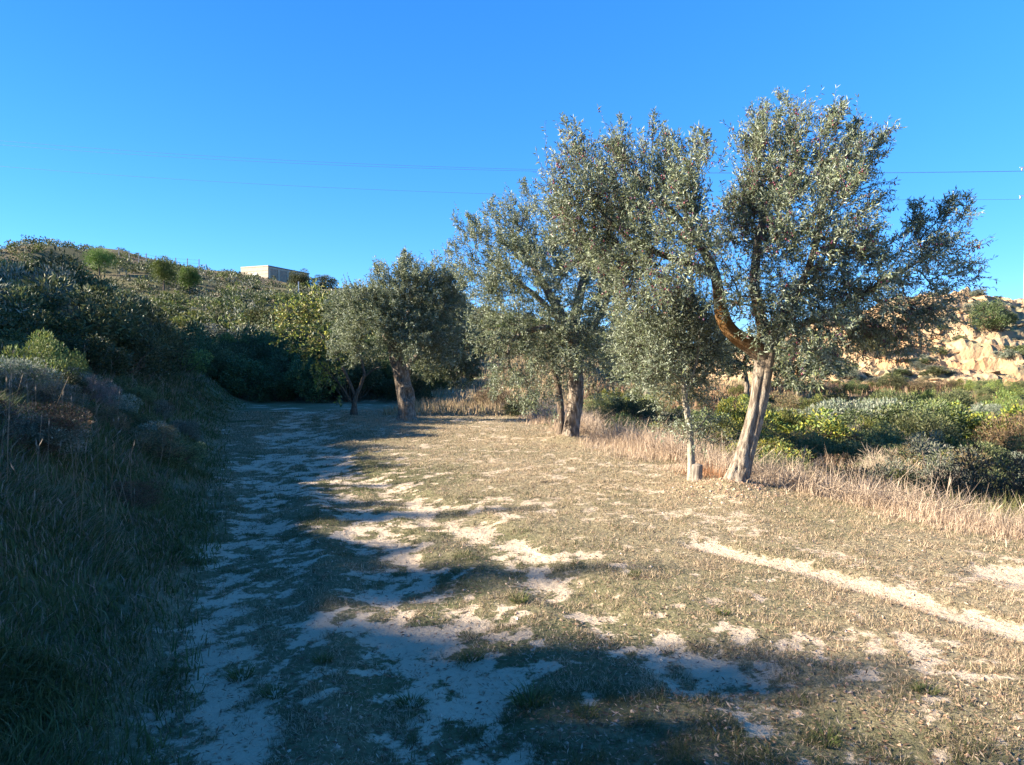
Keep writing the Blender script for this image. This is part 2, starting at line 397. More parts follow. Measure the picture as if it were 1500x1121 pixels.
for k, (nm, mt) in enumerate((('dirt_track', 'ground'), ('grassy_bank', 'ground'), ('valley_ground', 'ground'), ('hillside', 'hill'))):
    q = quads[region == k]; u, inv = np.unique(q, return_inverse=True)
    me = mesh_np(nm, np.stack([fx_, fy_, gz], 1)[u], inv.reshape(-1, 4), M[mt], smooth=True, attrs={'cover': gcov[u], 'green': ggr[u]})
    obj(nm, me, kind='structure', label={'dirt_track': 'pale sandy track and clearing with worn ruts and dry grass', 'grassy_bank': 'steep bank overgrown with grass beside the track',
        'valley_ground': 'lower ground with brown weeds below the clearing', 'hillside': 'scrub covered hillside rising behind the olive trees'}[nm])

# ------------------------------------------------------------------ the rocky hillock across the valley
cgx = np.linspace(11, 78, 270); cgy = np.concatenate([np.linspace(44, 64, 140), np.linspace(64.6, 100, 40)])
CGX, CGY = np.meshgrid(cgx, cgy); cx_, cy_ = CGX.ravel(), CGY.ravel()
def cliffZ(x, y):
    wob = (fbm(x * .12, y * .05, seed=101) - .5) * 7
    top = np.interp(x, [11, 20, 26, 30, 34, 37, 40, 43.5, 48, 60, 78], [-.6, 2.4, 4.6, 5.6, 7.0, 7.9, 8.6, 7.8, 7.2, 6.4, 4.5])
    t = np.clip((y + wob - 47.5) / 13.5, 0, 1)
    h = top * t ** .8
    q = .95 + .5 * vn(x * .1, y * .1, seed=140)
    hs = h + (fbm(x * .22, y * .22, seed=102) - .5) * 1.3
    led = np.floor(hs / q) * q + q * sstep(.55, .95, (hs / q) % 1)
    k = .75 * sstep(.02, .2, t)
    z = h * (1 - k) + led * k
    z = z - .55 * (1 - np.abs(2 * fbm(x * .55, y * .22, seed=107, o=4) - 1)) ** 4 * sstep(.05, .2, t) + (fbm(x * .9, y * .9, seed=103, o=4) - .5) * .9 * sstep(.0, .15, t) + (fbm(x * 2.6, y * 2.6, seed=104, o=3) - .5) * .6
    return z + .35 - 1.2 * (1 - sstep(0, .06, t)) - .04 * np.clip(y - 66, 0, 50)
cz_ = cliffZ(cx_, cy_)
gr = np.hypot(np.gradient(cz_.reshape(CGX.shape), cgx, axis=1), np.gradient(cz_.reshape(CGX.shape), cgy, axis=0)).ravel()
n2, n1 = CGX.shape
ii, jj = np.meshgrid(np.arange(n2 - 1), np.arange(n1 - 1), indexing='ij')
cq = np.stack([ii * n1 + jj, ii * n1 + jj + 1, (ii + 1) * n1 + jj + 1, (ii + 1) * n1 + jj], -1).reshape(-1, 4)
ccov = np.clip(.66 - .22 * gr + (fbm(cx_ * .5, cy_ * .5, seed=110) - .5) * .9, 0, 1)
cliff = obj('rocky_hillock', mesh_np('rocky_hillock', np.stack([cx_, cy_, cz_], 1), cq, M['rock'], smooth=False, attrs={'cover': ccov}), kind='structure',
            label='ochre rocky hillock with broken ledges across the valley')
def hull_rock(seed):
    import bmesh
    r = np.random.default_rng(seed); bm = bmesh.new()
    p = r.normal(size=(16, 3)); p = p / np.abs(p).max(1, keepdims=True) * r.uniform(.75, 1, (16, 1)) * [.62, .5, .42]
    for q in p: bm.verts.new(q)
    res = bmesh.ops.convex_hull(bm, input=bm.verts)
    bmesh.ops.delete(bm, geom=[g for g in res['geom_interior'] if isinstance(g, bmesh.types.BMVert)], context='VERTS')
    bm.normal_update(); me = bpy.data.meshes.new('rock'); bm.to_mesh(me); bm.free(); me.materials.append(M['rock'])
    a = me.attributes.new('cover', 'FLOAT', 'POINT'); a.data.foreach_set('value', np.full(len(me.vertices), .12, np.float32))
    return me
rocks = [hull_rock(s) for s in range(8)]
nrk = 0
while nrk < 130:
    x = rng.uniform(20, 47); y = rng.uniform(48, 63)
    if x / y < .36 or x / y > .8: continue
    s = rng.uniform(.35, .95) * (1.5 if rng.random() < .12 else 1)
    z = float(cliffZ(np.array([x]), np.array([y]))[0])
    o = obj('rock', rocks[nrk % 8], cliff, (x, y, z - .05 * s), rotz=rng.uniform(-.5, .5), scale=(s * rng.uniform(.9, 1.7), s, s * rng.uniform(.45, .8)))
    nrk += 1

# ------------------------------------------------------------------ trees
DG, SG, YG, GG = np.array([.052, .074, .034]), np.array([.235, .265, .205]), np.array([.125, .15, .06]), np.array([.098, .126, .070])
def olive_cols(n, r, silver=.35, dark=.3, gain=1.0):
    u = r.random(n)[:, None]; k = r.random(n)[:, None]
    c = np.where(u < dark, DG * (1 - k) + GG * k, np.where(u < dark + silver, SG * k + GG * (1 - k), YG * k + GG * (1 - k)))
    return c * r.uniform(.8, 1.2, (n, 1)) * gain

def in_blobs(n, blobs, r, pw=.42):
    vol = np.array([b[3] * b[4] * b[5] for b in blobs]); k = r.choice(len(blobs), n, p=vol / vol.sum())
    B = np.array([b[:6] for b in blobs])[k]; d = norm(r.normal(size=(n, 3))) * r.random((n, 1)) ** pw
    return B[:, :3] + d * B[:, 3:6], k

def px_blobs(lst, d, depth, r):
    """(px, py, rx, ry [, offset in metres]) -> ellipsoids in the world at distance d"""
    out = []
    for b in lst:
        dd = d + (b[4] if len(b) > 4 else r.uniform(-.6, .6) * depth)
        c = at(b[0], b[1], dd); out.append((*c, b[2] / F * dd, max(b[2], b[3]) / F * dd * 1.1, b[3] / F * dd))
    return out

def branch_net(limbs, targets, bf=.35):
    """connect target points to the limbs by a greedy tree; returns parents, positions"""
    P = np.concatenate([limbs, targets]); nl = len(limbs); n = len(P)
    par = np.full(n, -1); plen = np.zeros(n); done = np.zeros(n, bool); done[:nl] = True
    T = np.arange(nl, n); D = np.linalg.norm(P[T][:, None] - limbs[None], axis=2)
    best = D.min(1); bi = D.argmin(1); order = []
    alive = np.ones(len(T), bool); cost = best.copy()
    while alive.any():
        j = np.argmin(np.where(alive, cost, 1e9)); alive[j] = False
        par[T[j]] = bi[j]; plen[T[j]] = plen[bi[j]] + np.linalg.norm(P[T[j]] - P[bi[j]]); order.append(T[j])
        c2 = np.linalg.norm(P[T] - P[T[j]], axis=1) + bf * plen[T[j]]
        up = c2 < cost; cost = np.where(up, c2, cost); bi = np.where(up, T[j], bi)
    return P, par, order

def make_tree(name, label, cat, group, base, limbs, blobs, nodes, shoots, per, leaf, bark='bark', silver=.35, dark=.3, gain=1., up=.55, out=.7, droop=0., shoot_len=(.18, .36),
              fruit=0, plumes=0, seed=1, trunk_ring=20, gnarl=.12, colfn=None, leafmat='olive_leaf', knots=(), flare=1.6, spread=.95):
    """limbs: list of polylines [(x,y,z,radius)...]; first is the trunk"""
    r = np.random.default_rng(seed); base = np.asarray(base, float)
    root = obj(name, None, loc=base, label=label, cat=cat, group=group)
    g = Geo(); lp = []
    for k, L in enumerate(limbs):
        q = resample(L, .05 if k == 0 else .09); n = trunk_ring if k == 0 else max(8, trunk_ring // 2)
        v, f, fc = tube(q[:, :3], np.maximum(q[:, 3], .004), n)
        cen = np.repeat(q[:, :3], n, 0); cen = np.concatenate([cen, q[-1:, :3]]); rad = v - cen
        rr = np.concatenate([np.repeat(q[:, 3], n), q[-1:, 3]])
        ang = np.arctan2(rad[:, 1], rad[:, 0]); hgt = v[:, 2] - base[2]
        dsp = (fbm(np.cos(ang) * 1.8 + 5 + k * 3, np.sin(ang) * 1.8 + 5, hgt * 1.1, seed=seed + 3, o=4) - .5) * 2 * gnarl * 1.5
        dsp += (fbm(np.cos(ang) * 5 + 9, np.sin(ang) * 5 + 9, hgt * 2.2, seed=seed + 9, o=3) - .5) * gnarl
        rg = np.abs(np.sin(ang * 3.5 + hgt * (1.3 + .3 * k) + 2.5 * fbm(ang * .8 + 3, hgt * 1.2, seed=seed + 21)))
        dsp += gnarl * .55 * (rg - .6)
        if k == 0:
            lobes = .5 + .5 * np.cos(ang * 5 + seed + hgt * 3)
            dsp += (flare - 1) * np.exp(-np.maximum(hgt, 0) / .13) * (.5 + .8 * lobes)
        v = cen + rad * (1 + dsp)[:, None]
        for kp, kr, ka in knots if k == 0 else ():
            dd = np.linalg.norm(v - np.asarray(kp), axis=1)
            v += norm(rad) * (ka * np.exp(-(dd / kr) ** 2) - ka * .35 * np.exp(-((dd - kr * 1.5) / (kr * .45)) ** 2))[:, None]
        g.add(v, f); g.add(np.zeros((0, 3)), np.zeros((0, 3), int)) if False else None
        if len(fc): g.f3.append(fc + g.n - len(v))
        lp.append(q)
    obj('trunk', g.mesh('trunk', M[bark], True, base), root)
    # branch network
    lim = np.concatenate([q[len(q) // 2:] if k == 0 else q for k, q in enumerate(lp)])[::2]
    T, kk = in_blobs(nodes, blobs, r)
    P, par, order = branch_net(lim[:, :3], T)
    r0 = np.full(len(P), .0035 ** 2.3)
    for j in reversed(order): r0[par[j]] = r0[par[j]] + r0[j] if par[j] >= len(lim) else r0[par[j]]
    rad = np.minimum(r0 ** (1 / 2.3), .06); idx = np.array(order)
    a, b = P[par[idx]], P[idx]
    m_ = (a + b) / 2 + r.normal(size=a.shape) * .08 * np.linalg.norm(b - a, axis=1, keepdims=True) + [0, 0, .02]
    g = Geo(); rp = np.where(par[idx] < len(lim), rad[idx] * 1.25, rad[par[idx]])
    g.add(*cones(a, m_, np.minimum(rp, rad[idx] * 1.6), rad[idx] * 1.15, 5)); g.add(*cones(m_, b, rad[idx] * 1.15, rad[idx], 5))
    # shoots
    cen = np.average(T, axis=0); nS = nodes * shoots
    bi = np.repeat(np.arange(nodes), shoots); bp = T[bi] + r.normal(size=(nS, 3)) * .06
    B = np.array(blobs)[kk[bi]]; o_ = norm((bp - B[:, :3]) / B[:, 3:6] * .6 + norm(bp - cen) * .7)
    low = np.clip((cen[2] - bp[:, 2]) / max(np.ptp(T[:, 2]) * .5, .1), -1, 1)[:, None]
    sd = norm(o_ * out + np.array([0, 0, 1.]) * (up * (1 - .6 * np.clip(low, 0, 1)) - droop * np.clip(low, 0, 1)) + r.normal(size=(nS, 3)) * .45)
    sl = r.uniform(*shoot_len, nS)[:, None]
    # some long upright whips at the top
    wh = (low[:, 0] < -.2) & (r.random(nS) < .13); sl[wh] *= 1.75; sd[wh] = norm(sd[wh] + [0, 0, .9])
    if plumes:                          # leaders that stand out of the crown, each with its own side shoots
        hz = (T[:, 2] - np.array(blobs)[kk][:, 2]) / np.array(blobs)[kk][:, 5] + .3 * r.random(nodes) + np.where(T[:, 2] > np.quantile(T[:, 2], .35), .3, -.3)
        pk = np.argsort(-hz)[:plumes]; o2 = norm(T[pk] - cen) * [.55, .55, .2]; pd_ = norm(o2 + [0, 0, .9] + r.normal(size=(plumes, 3)) * .22); pl_ = r.uniform(.24, .5, plumes)[:, None]
        g.add(*cones(T[pk], T[pk] + pd_ * pl_, np.full(plumes, .006), np.full(plumes, .002), 4))
        m = 13; tt = np.tile(np.linspace(.15, 1., m), plumes)[:, None]; pp = np.repeat(T[pk], m, 0) + np.repeat(pd_ * pl_, m, 0) * tt
        ps = norm(np.repeat(pd_, m, 0) * .8 + norm(r.normal(size=(plumes * m, 3))) * .75); pn = r.uniform(.12, .22, (plumes * m, 1)) * (1.25 - .6 * tt)
        bp = np.concatenate([bp, pp]); sd = np.concatenate([sd, ps]); sl = np.concatenate([sl, pn]); nS = len(bp)
    be = bp + sd * sl; g.add(*cones(bp, be, np.full(nS, .0032), np.full(nS, .0012), 3))
    obj('branches', g.mesh('branches', M['twig'], False, base), root, kind='stuff')
    t = (np.arange(per) + .6) / per; t = np.repeat(t[None], nS, 0) + r.uniform(-.03, .03, (nS, per))
    lp_ = (bp[:, None] + sd[:, None] * sl[:, None] * t[..., None]).reshape(-1, 3)
    ld = norm(np.repeat(sd, per, 0) * .75 + norm(r.normal(size=(nS * per, 3))) * spread)
    n = len(lp_); ll = leaf[0] * r.uniform(.7, 1.25, n); v, f = leaves(lp_, ld, ll, ll * leaf[1] * r.uniform(.85, 1.2, n), r=r)
    shootgain = np.repeat(r.uniform(.82, 1.18, nS), per)
    c = (colfn(n, r) if colfn else olive_cols(n, r, silver, dark, gain)) * shootgain[:, None]
    g = Geo(); g.add(v, f, np.repeat(c, 4, 0)); obj('crown', g.mesh('crown', M[leafmat], False, base), root, kind='stuff')
    if fruit:
        k = r.choice(n, fruit // 3); fp = np.repeat(lp_[k], 3, 0) + r.normal(size=(len(k) * 3, 3)) * .022 + [0, 0, -.015]; m = len(fp)
        oct_ = np.array([[1, 0, 0], [0, 1, 0], [-1, 0, 0], [0, -1, 0], [0, 0, 1.35], [0, 0, -1.35]]) * .0115
        fv = (fp[:, None] + oct_[None] * r.uniform(.8, 1.2, (m, 1, 1))).reshape(-1, 3)
        ff = np.array([[0, 1, 4], [1, 2, 4], [2, 3, 4], [3, 0, 4], [1, 0, 5], [2, 1, 5], [3, 2, 5], [0, 3, 5]])
        ff = (ff[None] + np.arange(m)[:, None, None] * 6).reshape(-1, 3)
        pal = np.array([[.045, .018, .03], [.17, .03, .04], [.2, .07, .05], [.09, .03, .06], [.14, .15, .05]])
        fc = np.repeat(pal[r.choice(5, m, p=[.38, .24, .12, .18, .08])], 6, 0)
        g = Geo(); g.add(fv, ff, fc); obj('olives', g.mesh('olives', M['fruit'], True, base), root, kind='stuff', label='clusters of ripe purple olives')
    return root

def limb(pts, d):       # (px, py, radius [, depth offset]) -> world
    return [(*at(p[0], p[1], d + (p[3] if len(p) > 3 else 0)), p[2]) for p in pts]

# the big leaning olive at the edge of the clearing
d1 = 9.26; r1 = np.random.default_rng(5); b1 = at(1074, 722, d1)
bl = px_blobs([(855, 284, 55, 60, -.2), (935, 270, 62, 64, .3), (1010, 278, 42, 58, -.4), (895, 350, 72, 62, .4), (985, 355, 70, 70, -.7), (930, 415, 62, 42, .1),
               (1120, 262, 50, 68, .3), (1195, 252, 58, 60, -.2), (1158, 208, 42, 40, .4), (1100, 345, 62, 62, .9), (1185, 335, 72, 66, -.6), (1245, 275, 36, 52, .3),
               (1345, 375, 70, 50, .2), (1275, 410, 72, 44, -.4), (1335, 458, 64, 46, -.1), (1290, 490, 46, 34, .2), (1375, 410, 44, 38, .1), (1190, 430, 78, 52, .5), (1195, 520, 50, 36, -.3), (1100, 430, 52, 42, -.8), (1020, 430, 40, 40, .6),
               (1255, 480, 45, 38, .4), (1150, 455, 48, 42, -.75), (1118, 400, 46, 42, -.9), (1030, 395, 36, 40, -.85), (1195, 475, 44, 34, -.8)], d1, 1.2, r1)
lim1 = [limb([(1068, 735, .15), (1078, 705, .125), (1094, 655, .112, .02), (1108, 600, .106, .03), (1117, 550, .106, .02), (1122, 512, .11)], d1),
        limb([(1120, 520, .11), (1098, 505, .105, -.02), (1070, 485, .09, -.05), (1056, 455, .082, -.1), (1045, 400, .06, -.15), (1010, 340, .045, -.1), (960, 290, .03, .1), (930, 255, .018, .2)], d1),
        limb([(1120, 515, .085), (1115, 470, .068, .2), (1105, 420, .055, .35), (1110, 350, .05, .3), (1130, 280, .035, .3), (1150, 230, .018, .3)], d1),
        limb([(1121, 515, .07), (1145, 465, .05, .05), (1180, 400, .04, -.1), (1200, 330, .035, -.2), (1205, 250, .018, -.2)], d1),
        limb([(1120, 510, .06), (1165, 480, .042, .25), (1230, 450, .034, .25), (1300, 410, .028, .1), (1350, 380, .015, .1)], d1),
        limb([(1045, 400, .05, -.15), (985, 380, .038, -.2), (920, 350, .028, .1), (870, 300, .015, .0)], d1)]
make_tree('olive_tree', 'large leaning olive tree with forked mossy trunk and purple olives', 'tree', None, b1, lim1, bl, 760, 8, 19, (.06, .21), 'bark', silver=.54, dark=.14, gain=1.5,
          fruit=6500, plumes=75, seed=5, trunk_ring=48, gnarl=.24, droop=.55, knots=[(at(1100, 640, d1 - .13), .05, .02), (at(1085, 690, d1 - .13), .06, -.03)], flare=1.7)

# thin young olive and the sawn post beside it
d4 = 10.2; b4 = at(1014, 702, d4); r4 = np.random.default_rng(8)
bl = px_blobs([(985, 470, 50, 50), (1015, 520, 42, 45), (950, 520, 45, 45), (990, 565, 40, 32), (935, 480, 35, 45), (1030, 470, 30, 40), (1030, 620, 22, 22), (990, 620, 15, 20)], d4, .7, r4)
make_tree('olive_tree', 'slender young olive with thin pale trunk and silvery crown', 'tree', None, b4,
          [limb([(1014, 712, .062), (1013, 670, .052), (1010, 625, .047), (1004, 585, .043), (1000, 540, .036), (990, 490, .022), (985, 450, .01)], d4),
           limb([(1004, 580, .025), (1020, 530, .018), (1025, 480, .01)], d4), limb([(1002, 560, .025), (970, 530, .018), (945, 495, .01)], d4),
           limb([(1010, 640, .012), (1028, 622, .009), (1040, 605, .005)], d4)],
          bl, 300, 7, 17, (.056, .23), 'bark_pale', silver=.68, dark=.12, gain=1.5, seed=8, trunk_ring=16, gnarl=.06, flare=1.2)
g = Geo(); pb = at(1021, 716, 9.75); q = np.array([(0, 0, -.15), (.002, 0, 0), (.006, 0, .1), (.008, .004, .2), (.012, .004, .315), (.012, .004, .325)]) + pb
v, f, fc = tube(q, np.array([.08, .085, .074, .07, .069, .062]), 18); v[:, :2] += ((fbm(v[:, 0] * 40, v[:, 1] * 40, v[:, 2] * 6, seed=3) - .5) * .022)[:, None]
g.add(v, f); g.f3.append(fc)
obj('post', g.mesh('post', M['wood'], False, pb), None, pb, 'short sawn wooden post beside the slender young olive', 'post')

# middle olive
d2 = 15.9; b2 = at(836, 648, d2); r2 = np.random.default_rng(15)
bl = px_blobs([(692, 368, 30, 36), (742, 345, 42, 42), (800, 345, 52, 52), (770, 410, 62, 52), (850, 410, 60, 62, .6), (735, 480, 44, 42, -.5), (775, 550, 46, 40, -.8), (825, 490, 58, 48, -.6), (890, 470, 48, 56, .2),
               (885, 555, 34, 34, -.1), (725, 425, 34, 40, .2), (900, 380, 50, 60, .8), (735, 560, 28, 28, -.4), (770, 312, 30, 26), (800, 590, 24, 22, -.9), (685, 405, 20, 30, .2)], d2, 1.0, r2)
make_tree('olive_tree', 'thick trunked olive with low hanging grey green crown rooted in pale grass', 'tree', None, b2,
          [limb([(834, 655, .20), (838, 625, .172), (843, 590, .16), (844, 555, .148), (840, 515, .14), (838, 480, .125)], d2),
           limb([(838, 490, .12), (810, 440, .1, .1), (780, 390, .07, .1), (750, 340, .035)], d2), limb([(838, 485, .12), (850, 430, .1, .3), (860, 370, .06, .5), (850, 320, .03, .5)], d2),
           limb([(840, 500, .09), (880, 460, .07, .2), (900, 400, .04, .5)], d2), limb([(838, 500, .09), (800, 480, .07, -.4), (750, 500, .04, -.5), (745, 540, .02, -.6)], d2),
           limb([(838, 490, .08), (780, 430, .06), (715, 390, .03, .1)], d2)],
          bl, 680, 7, 18, (.07, .25), 'bark_old', silver=.46, dark=.2, gain=1.4, plumes=40, seed=15, trunk_ring=28, gnarl=.12, droop=.6, flare=1.35)
d2b = 17.2; b2b = at(822, 640, d2b)
make_tree('olive_tree', 'thin dark olive stem standing close behind the thick trunked olive', 'tree', None, b2b,
          [limb([(822, 650, .10), (822, 610, .085), (818, 570, .075), (808, 530, .06), (800, 500, .04)], d2b)],
          px_blobs([(790, 500, 45, 40), (815, 540, 40, 35)], d2b, .5, r2), 90, 4, 16, (.075, .28), 'bark_dark', seed=16, trunk_ring=14)

# far olive with pale hollow trunk
d3 = 22.0; b3 = at(592, 620, d3); r3 = np.random.default_rng(25)
bl = px_blobs([(590, 412, 42, 26), (538, 442, 46, 34), (605, 448, 52, 42), (645, 440, 36, 40), (660, 400, 26, 24), (525, 485, 36, 32, -.8), (588, 495, 44, 32, -1), (650, 495, 42, 42), (570, 460, 45, 36, -.9), (672, 450, 22, 40),
               (508, 460, 28, 30), (625, 408, 30, 22), (515, 505, 28, 26, -.5)], d3, 1.3, r3)
make_tree('olive_tree', 'olive with pale hollow trunk at the shaded bend of the track', 'tree', None, b3,
          [limb([(594, 628, .30), (596, 605, .255), (594, 580, .245), (588, 550, .225), (580, 522, .205), (577, 500, .18)], d3),
           limb([(581, 515, .17), (560, 480, .13, -.3), (540, 450, .07, -.3)], d3), limb([(582, 510, .17), (600, 460, .12), (605, 420, .06)], d3), limb([(583, 515, .15), (630, 480, .1, .2), (660, 440, .05, .2)], d3)],
          bl, 560, 8, 17, (.085, .27), 'bark_old', silver=.48, dark=.2, gain=1.4, plumes=14, seed=25, trunk_ring=36, gnarl=.12, flare=1.45,
          knots=[(at(599, 578, d3 - .26), .17, -.24), (at(586, 556, d3 - .25), .07, -.13)])
d5 = 27.0; b5 = at(598, 598, d5)
make_tree('olive_tree', 'dark olive in shade behind the olive with pale hollow trunk', 'tree', None, b5,
          [limb([(598, 608, .16), (596, 575, .13), (600, 535, .12), (630, 505, .1)], d5), limb([(610, 525, .1), (665, 495, .06), (685, 460, .03)], d5)],
          px_blobs([(660, 480, 34, 44), (640, 525, 36, 30), (690, 505, 20, 30), (630, 480, 25, 40), (676, 545, 22, 22)], d5, 1.2, r3), 320, 6, 15, (.11, .34), 'bark_old', silver=.22, dark=.45, seed=27)

# fig-like tree with yellowing leaves hanging over the track
def fig_cols(n, r):
    k = r.random((n, 1)); u = r.random((n, 1))
    return np.where(u < .4, np.array([.30, .26, .04]) * (1 - k) + np.array([.15, .17, .045]) * k, np.where(u < .7, np.array([.07, .095, .035]), np.array([.19, .15, .06])))
d6 = 24.5; b6 = at(518, 602, d6); r6 = np.random.default_rng(33)
bl = px_blobs([(438, 468, 32, 24, -.5), (470, 448, 30, 26, -.2), (455, 500, 28, 22, -.3), (480, 540, 22, 22, .0), (500, 500, 28, 30, .4), (425, 490, 20, 18, -.6), (495, 565, 16, 20, .1), (460, 530, 22, 18, -.2)], d6, .9, r6)
make_tree('fig_tree', 'small tree with yellowing hanging leaves arching over the shaded track', 'tree', None, b6,
          [limb([(518, 608, .09), (520, 585, .075), (528, 565, .06), (534, 548, .05)], d6), limb([(520, 580, .06), (505, 545, .05), (480, 500, .03), (450, 470, .015)], d6),
           limb([(534, 548, .05), (525, 515, .03), (505, 485, .015)], d6), limb([(516, 590, .04), (495, 560, .03), (470, 535, .015)], d6), limb([(530, 555, .03), (550, 540, .02), (560, 538, .01)], d6)],
          bl, 120, 3, 9, (.125, .6), 'bark_dark', seed=33, trunk_ring=12, colfn=fig_cols, leafmat='shrub_leaf', up=.15, out=.8, droop=.9, shoot_len=(.25, .5), gnarl=.08)

# olives of the grove on the valley side, further off
for k, (px, ty, tb, w, d, lab) in enumerate([(1092, 470, 566, 62, 38, 'distant olive on the valley terrace seen beside the leaning trunk'),
                                              (1168, 486, 582, 60, 34, 'distant olive with pale bent trunk below the rocky hillock'),
                                              (1015, 465, 575, 55, 42, 'distant olive half hidden behind the slender young olive'),
                                              (945, 470, 580, 60, 36, 'distant olive between the thick trunked olive and the slender young one')]):
    x, y = (px - CX) / F * d, d; b = np.array([x, y, Zs(x, y)]); zt = CZ + (HY - ty) / F * d; H = max(zt - b[2], 2.2); R = w / F * d
    r = np.random.default_rng(50 + k); m = b + [0, 0, H * .62]
    bl = [(m[0] + r.uniform(-.6, .6) * R, m[1] + r.uniform(-.5, .5) * R, m[2] + r.uniform(-.12, .2) * H, R * .5, R * .5, H * .24) for _ in range(8)]
    make_tree('olive_tree', lab, 'tree', None, b, [[(*(b + [0, 0, -.1]), .16), (*(b + [.08, 0, H * .2]), .12), (*(b + [-.05, 0, H * .42]), .09), (*(b + [0, 0, H * .6]), .05)]], bl, 180, 5, 14, (.15, .36), 'bark', seed=60 + k, trunk_ring=10)

# ------------------------------------------------------------------ shrubs (prototypes, then copies)
def pal_fn(cols, w):
    cols = np.array(cols); w = np.array(w) / np.sum(w)
    return lambda n, r: cols[r.choice(len(cols), n, p=w)] * r.uniform(.75, 1.25, (n, 1))
PAL = {'dark': pal_fn([(.045, .065, .025), (.07, .09, .03), (.10, .115, .04), (.13, .13, .07)], [3, 4, 2, .6]),
       'olive': pal_fn([(.09, .105, .04), (.13, .14, .055), (.17, .165, .07), (.06, .08, .03)], [3, 3, 1.4, 2]),
       'grey': pal_fn([(.17, .185, .13), (.22, .22, .16), (.11, .13, .08), (.28, .26, .2)], [3, 2, 3, .8]),
       'lime': pal_fn([(.17, .185, .045), (.12, .15, .04), (.22, .2, .05), (.09, .11, .035)], [3, 3, 1.5, 2]),
       'yellow': pal_fn([(.20, .19, .03), (.13, .16, .035), (.28, .23, .04), (.08, .11, .03)], [3, 3, 1.6, 2]),
       'brown': pal_fn([(.17, .11, .06), (.12, .085, .05), (.22, .14, .07), (.11, .12, .05)], [3, 3, 1.5, 1.6]),
       'dead': pal_fn([(.34, .24, .19), (.27, .2, .15), (.4, .3, .23)], [1, 1, 1]),
       'pine': pal_fn([(.12, .175, .035), (.155, .21, .045), (.085, .125, .03)], [3, 2, 2])}
def shrub_geo(kind, seed, n, clumps=26, leaf=.05, asp=.45, upright=.4, spread=.52, base_h=.0, rnd=.5):
    """unit-height shrub: foliage arrays + stem arrays"""
    r = np.random.default_rng(seed)
    th = r.uniform(0, 2 * np.pi, clumps); rr = np.sqrt(r.random(clumps)) * spread; hz = base_h + (1 - base_h) * r.uniform(.12, .86, clumps) * (1 - .45 * (rr / spread) ** 2)
    C = np.stack([np.cos(th) * rr, np.sin(th) * rr, hz], 1); S = r.uniform(.11, .21, clumps)
    k = r.choice(clumps, n, p=S ** 2 / (S ** 2).sum()); d = norm(r.normal(size=(n, 3)) + [0, 0, .25]); rad = S[k][:, None] * r.random((n, 1)) ** .35
    p = C[k] + d * rad; p[:, 2] = np.maximum(p[:, 2], .01)
    ld = norm(d * .8 + [0, 0, upright] + r.normal(size=(n, 3)) * rnd); ll = leaf * r.uniform(.65, 1.3, n)
    v, f = leaves(p, ld, ll, ll * asp, r=r)
    cg = r.uniform(.8, 1.2, clumps)[k]; c = PAL[kind](n, r) * cg[:, None]
    g = Geo(); g.add(v, f, np.repeat(c, 4, 0))
    s = Geo(); b0 = np.stack([np.cos(th) * .05, np.sin(th) * .05, np.full(clumps, -.06)], 1); md = (b0 + C) / 2 + [0, 0, -.04]
    s.add(*cones(b0, md, np.full(clumps, .018), np.full(clumps, .012), 4)); s.add(*cones(md, C, np.full(clumps, .012), np.full(clumps, .004), 4))
    return g, s
SH = {}
def proto(key, kind, seeds, **kw):
    SH[key] = []
    for s in seeds:
        g, st = shrub_geo(kind, s, **kw); SH[key].append((g.mesh('foliage', M['shrub_leaf']), st.mesh('stems', M['bark_dark'])))
proto('dark', 'dark', (1, 2, 3, 4), n=9000, clumps=34, leaf=.042, asp=.5)
proto('olive', 'olive', (5, 6, 7), n=8000, clumps=30, leaf=.045, asp=.4)
proto('grey', 'grey', (8, 9), n=7000, clumps=30, leaf=.05, asp=.26, upright=.7)
proto('lime', 'lime', (10, 11), n=7000, clumps=26, leaf=.05, asp=.3, upright=.9)
proto('yellow', 'yellow', (12, 13), n=6000, clumps=28, leaf=.05, asp=.65)
proto('brown', 'brown', (14, 15), n=6000, clumps=30, leaf=.06, asp=.2, upright=.5)
proto('dead', 'dead', (16, 17), n=4200, clumps=30, leaf=.14, asp=.03, upright=.6)
FAR = {}
for key, kind, seeds, leaf in (('dark', 'dark', (21, 22), .10), ('olive', 'olive', (23, 24), .10), ('grey', 'grey', (25,), .10), ('lime', 'lime', (27,), .10)):
    FAR[key] = [shrub_geo(kind, s, n=1300, clumps=18, leaf=leaf, asp=.5)[0].mesh('foliage', M['shrub_leaf']) for s in seeds]

def shrub(key, x, y, h, w, label, group=None, name='shrub', z=None, cat='shrub', far=False):
    rz = rng.uniform(0, 6.28); z = Zs(x, y) - .04 if z is None else z
    sc = (w, w * rng.uniform(.85, 1.15), h)
    if far:
        return obj(name, FAR[key][rng.integers(len(FAR[key]))], None, (x, y, z), label, cat, group, None, rz, sc)
    fo, st = SH[key][rng.integers(len(SH[key]))]
    o = obj(name, None, None, (x, y, z), label, cat, group, None, rz, sc)
    obj('foliage', fo, o, kind='stuff'); obj('stems', st, o, kind='stuff')
    return o

# the edge of the shade on the clearing, in metres: x reached by the shadow at distance y
EY = [-12, 3.3, 4.0, 4.7, 5.6, 6.3, 7, 8.1, 9, 10.5, 12.8, 14.5, 16, 20, 28, 40]
EX = [3.4, 2.5, 1.7, .4, .25, -.5, -.9, -.9, -2.0, -3.2, -4.0, -3.2, -2.6, -1.5, -1.4, -1.4]
def shade_top(x, y, xe_off=0.): # greatest height at (x,y) whose shadow stays inside that edge
    xe = np.interp(y + COTAZ * (0 - x), EY, EX); return TAN_EL / math.sin(SUN_AZ) * (xe + xe_off - x)

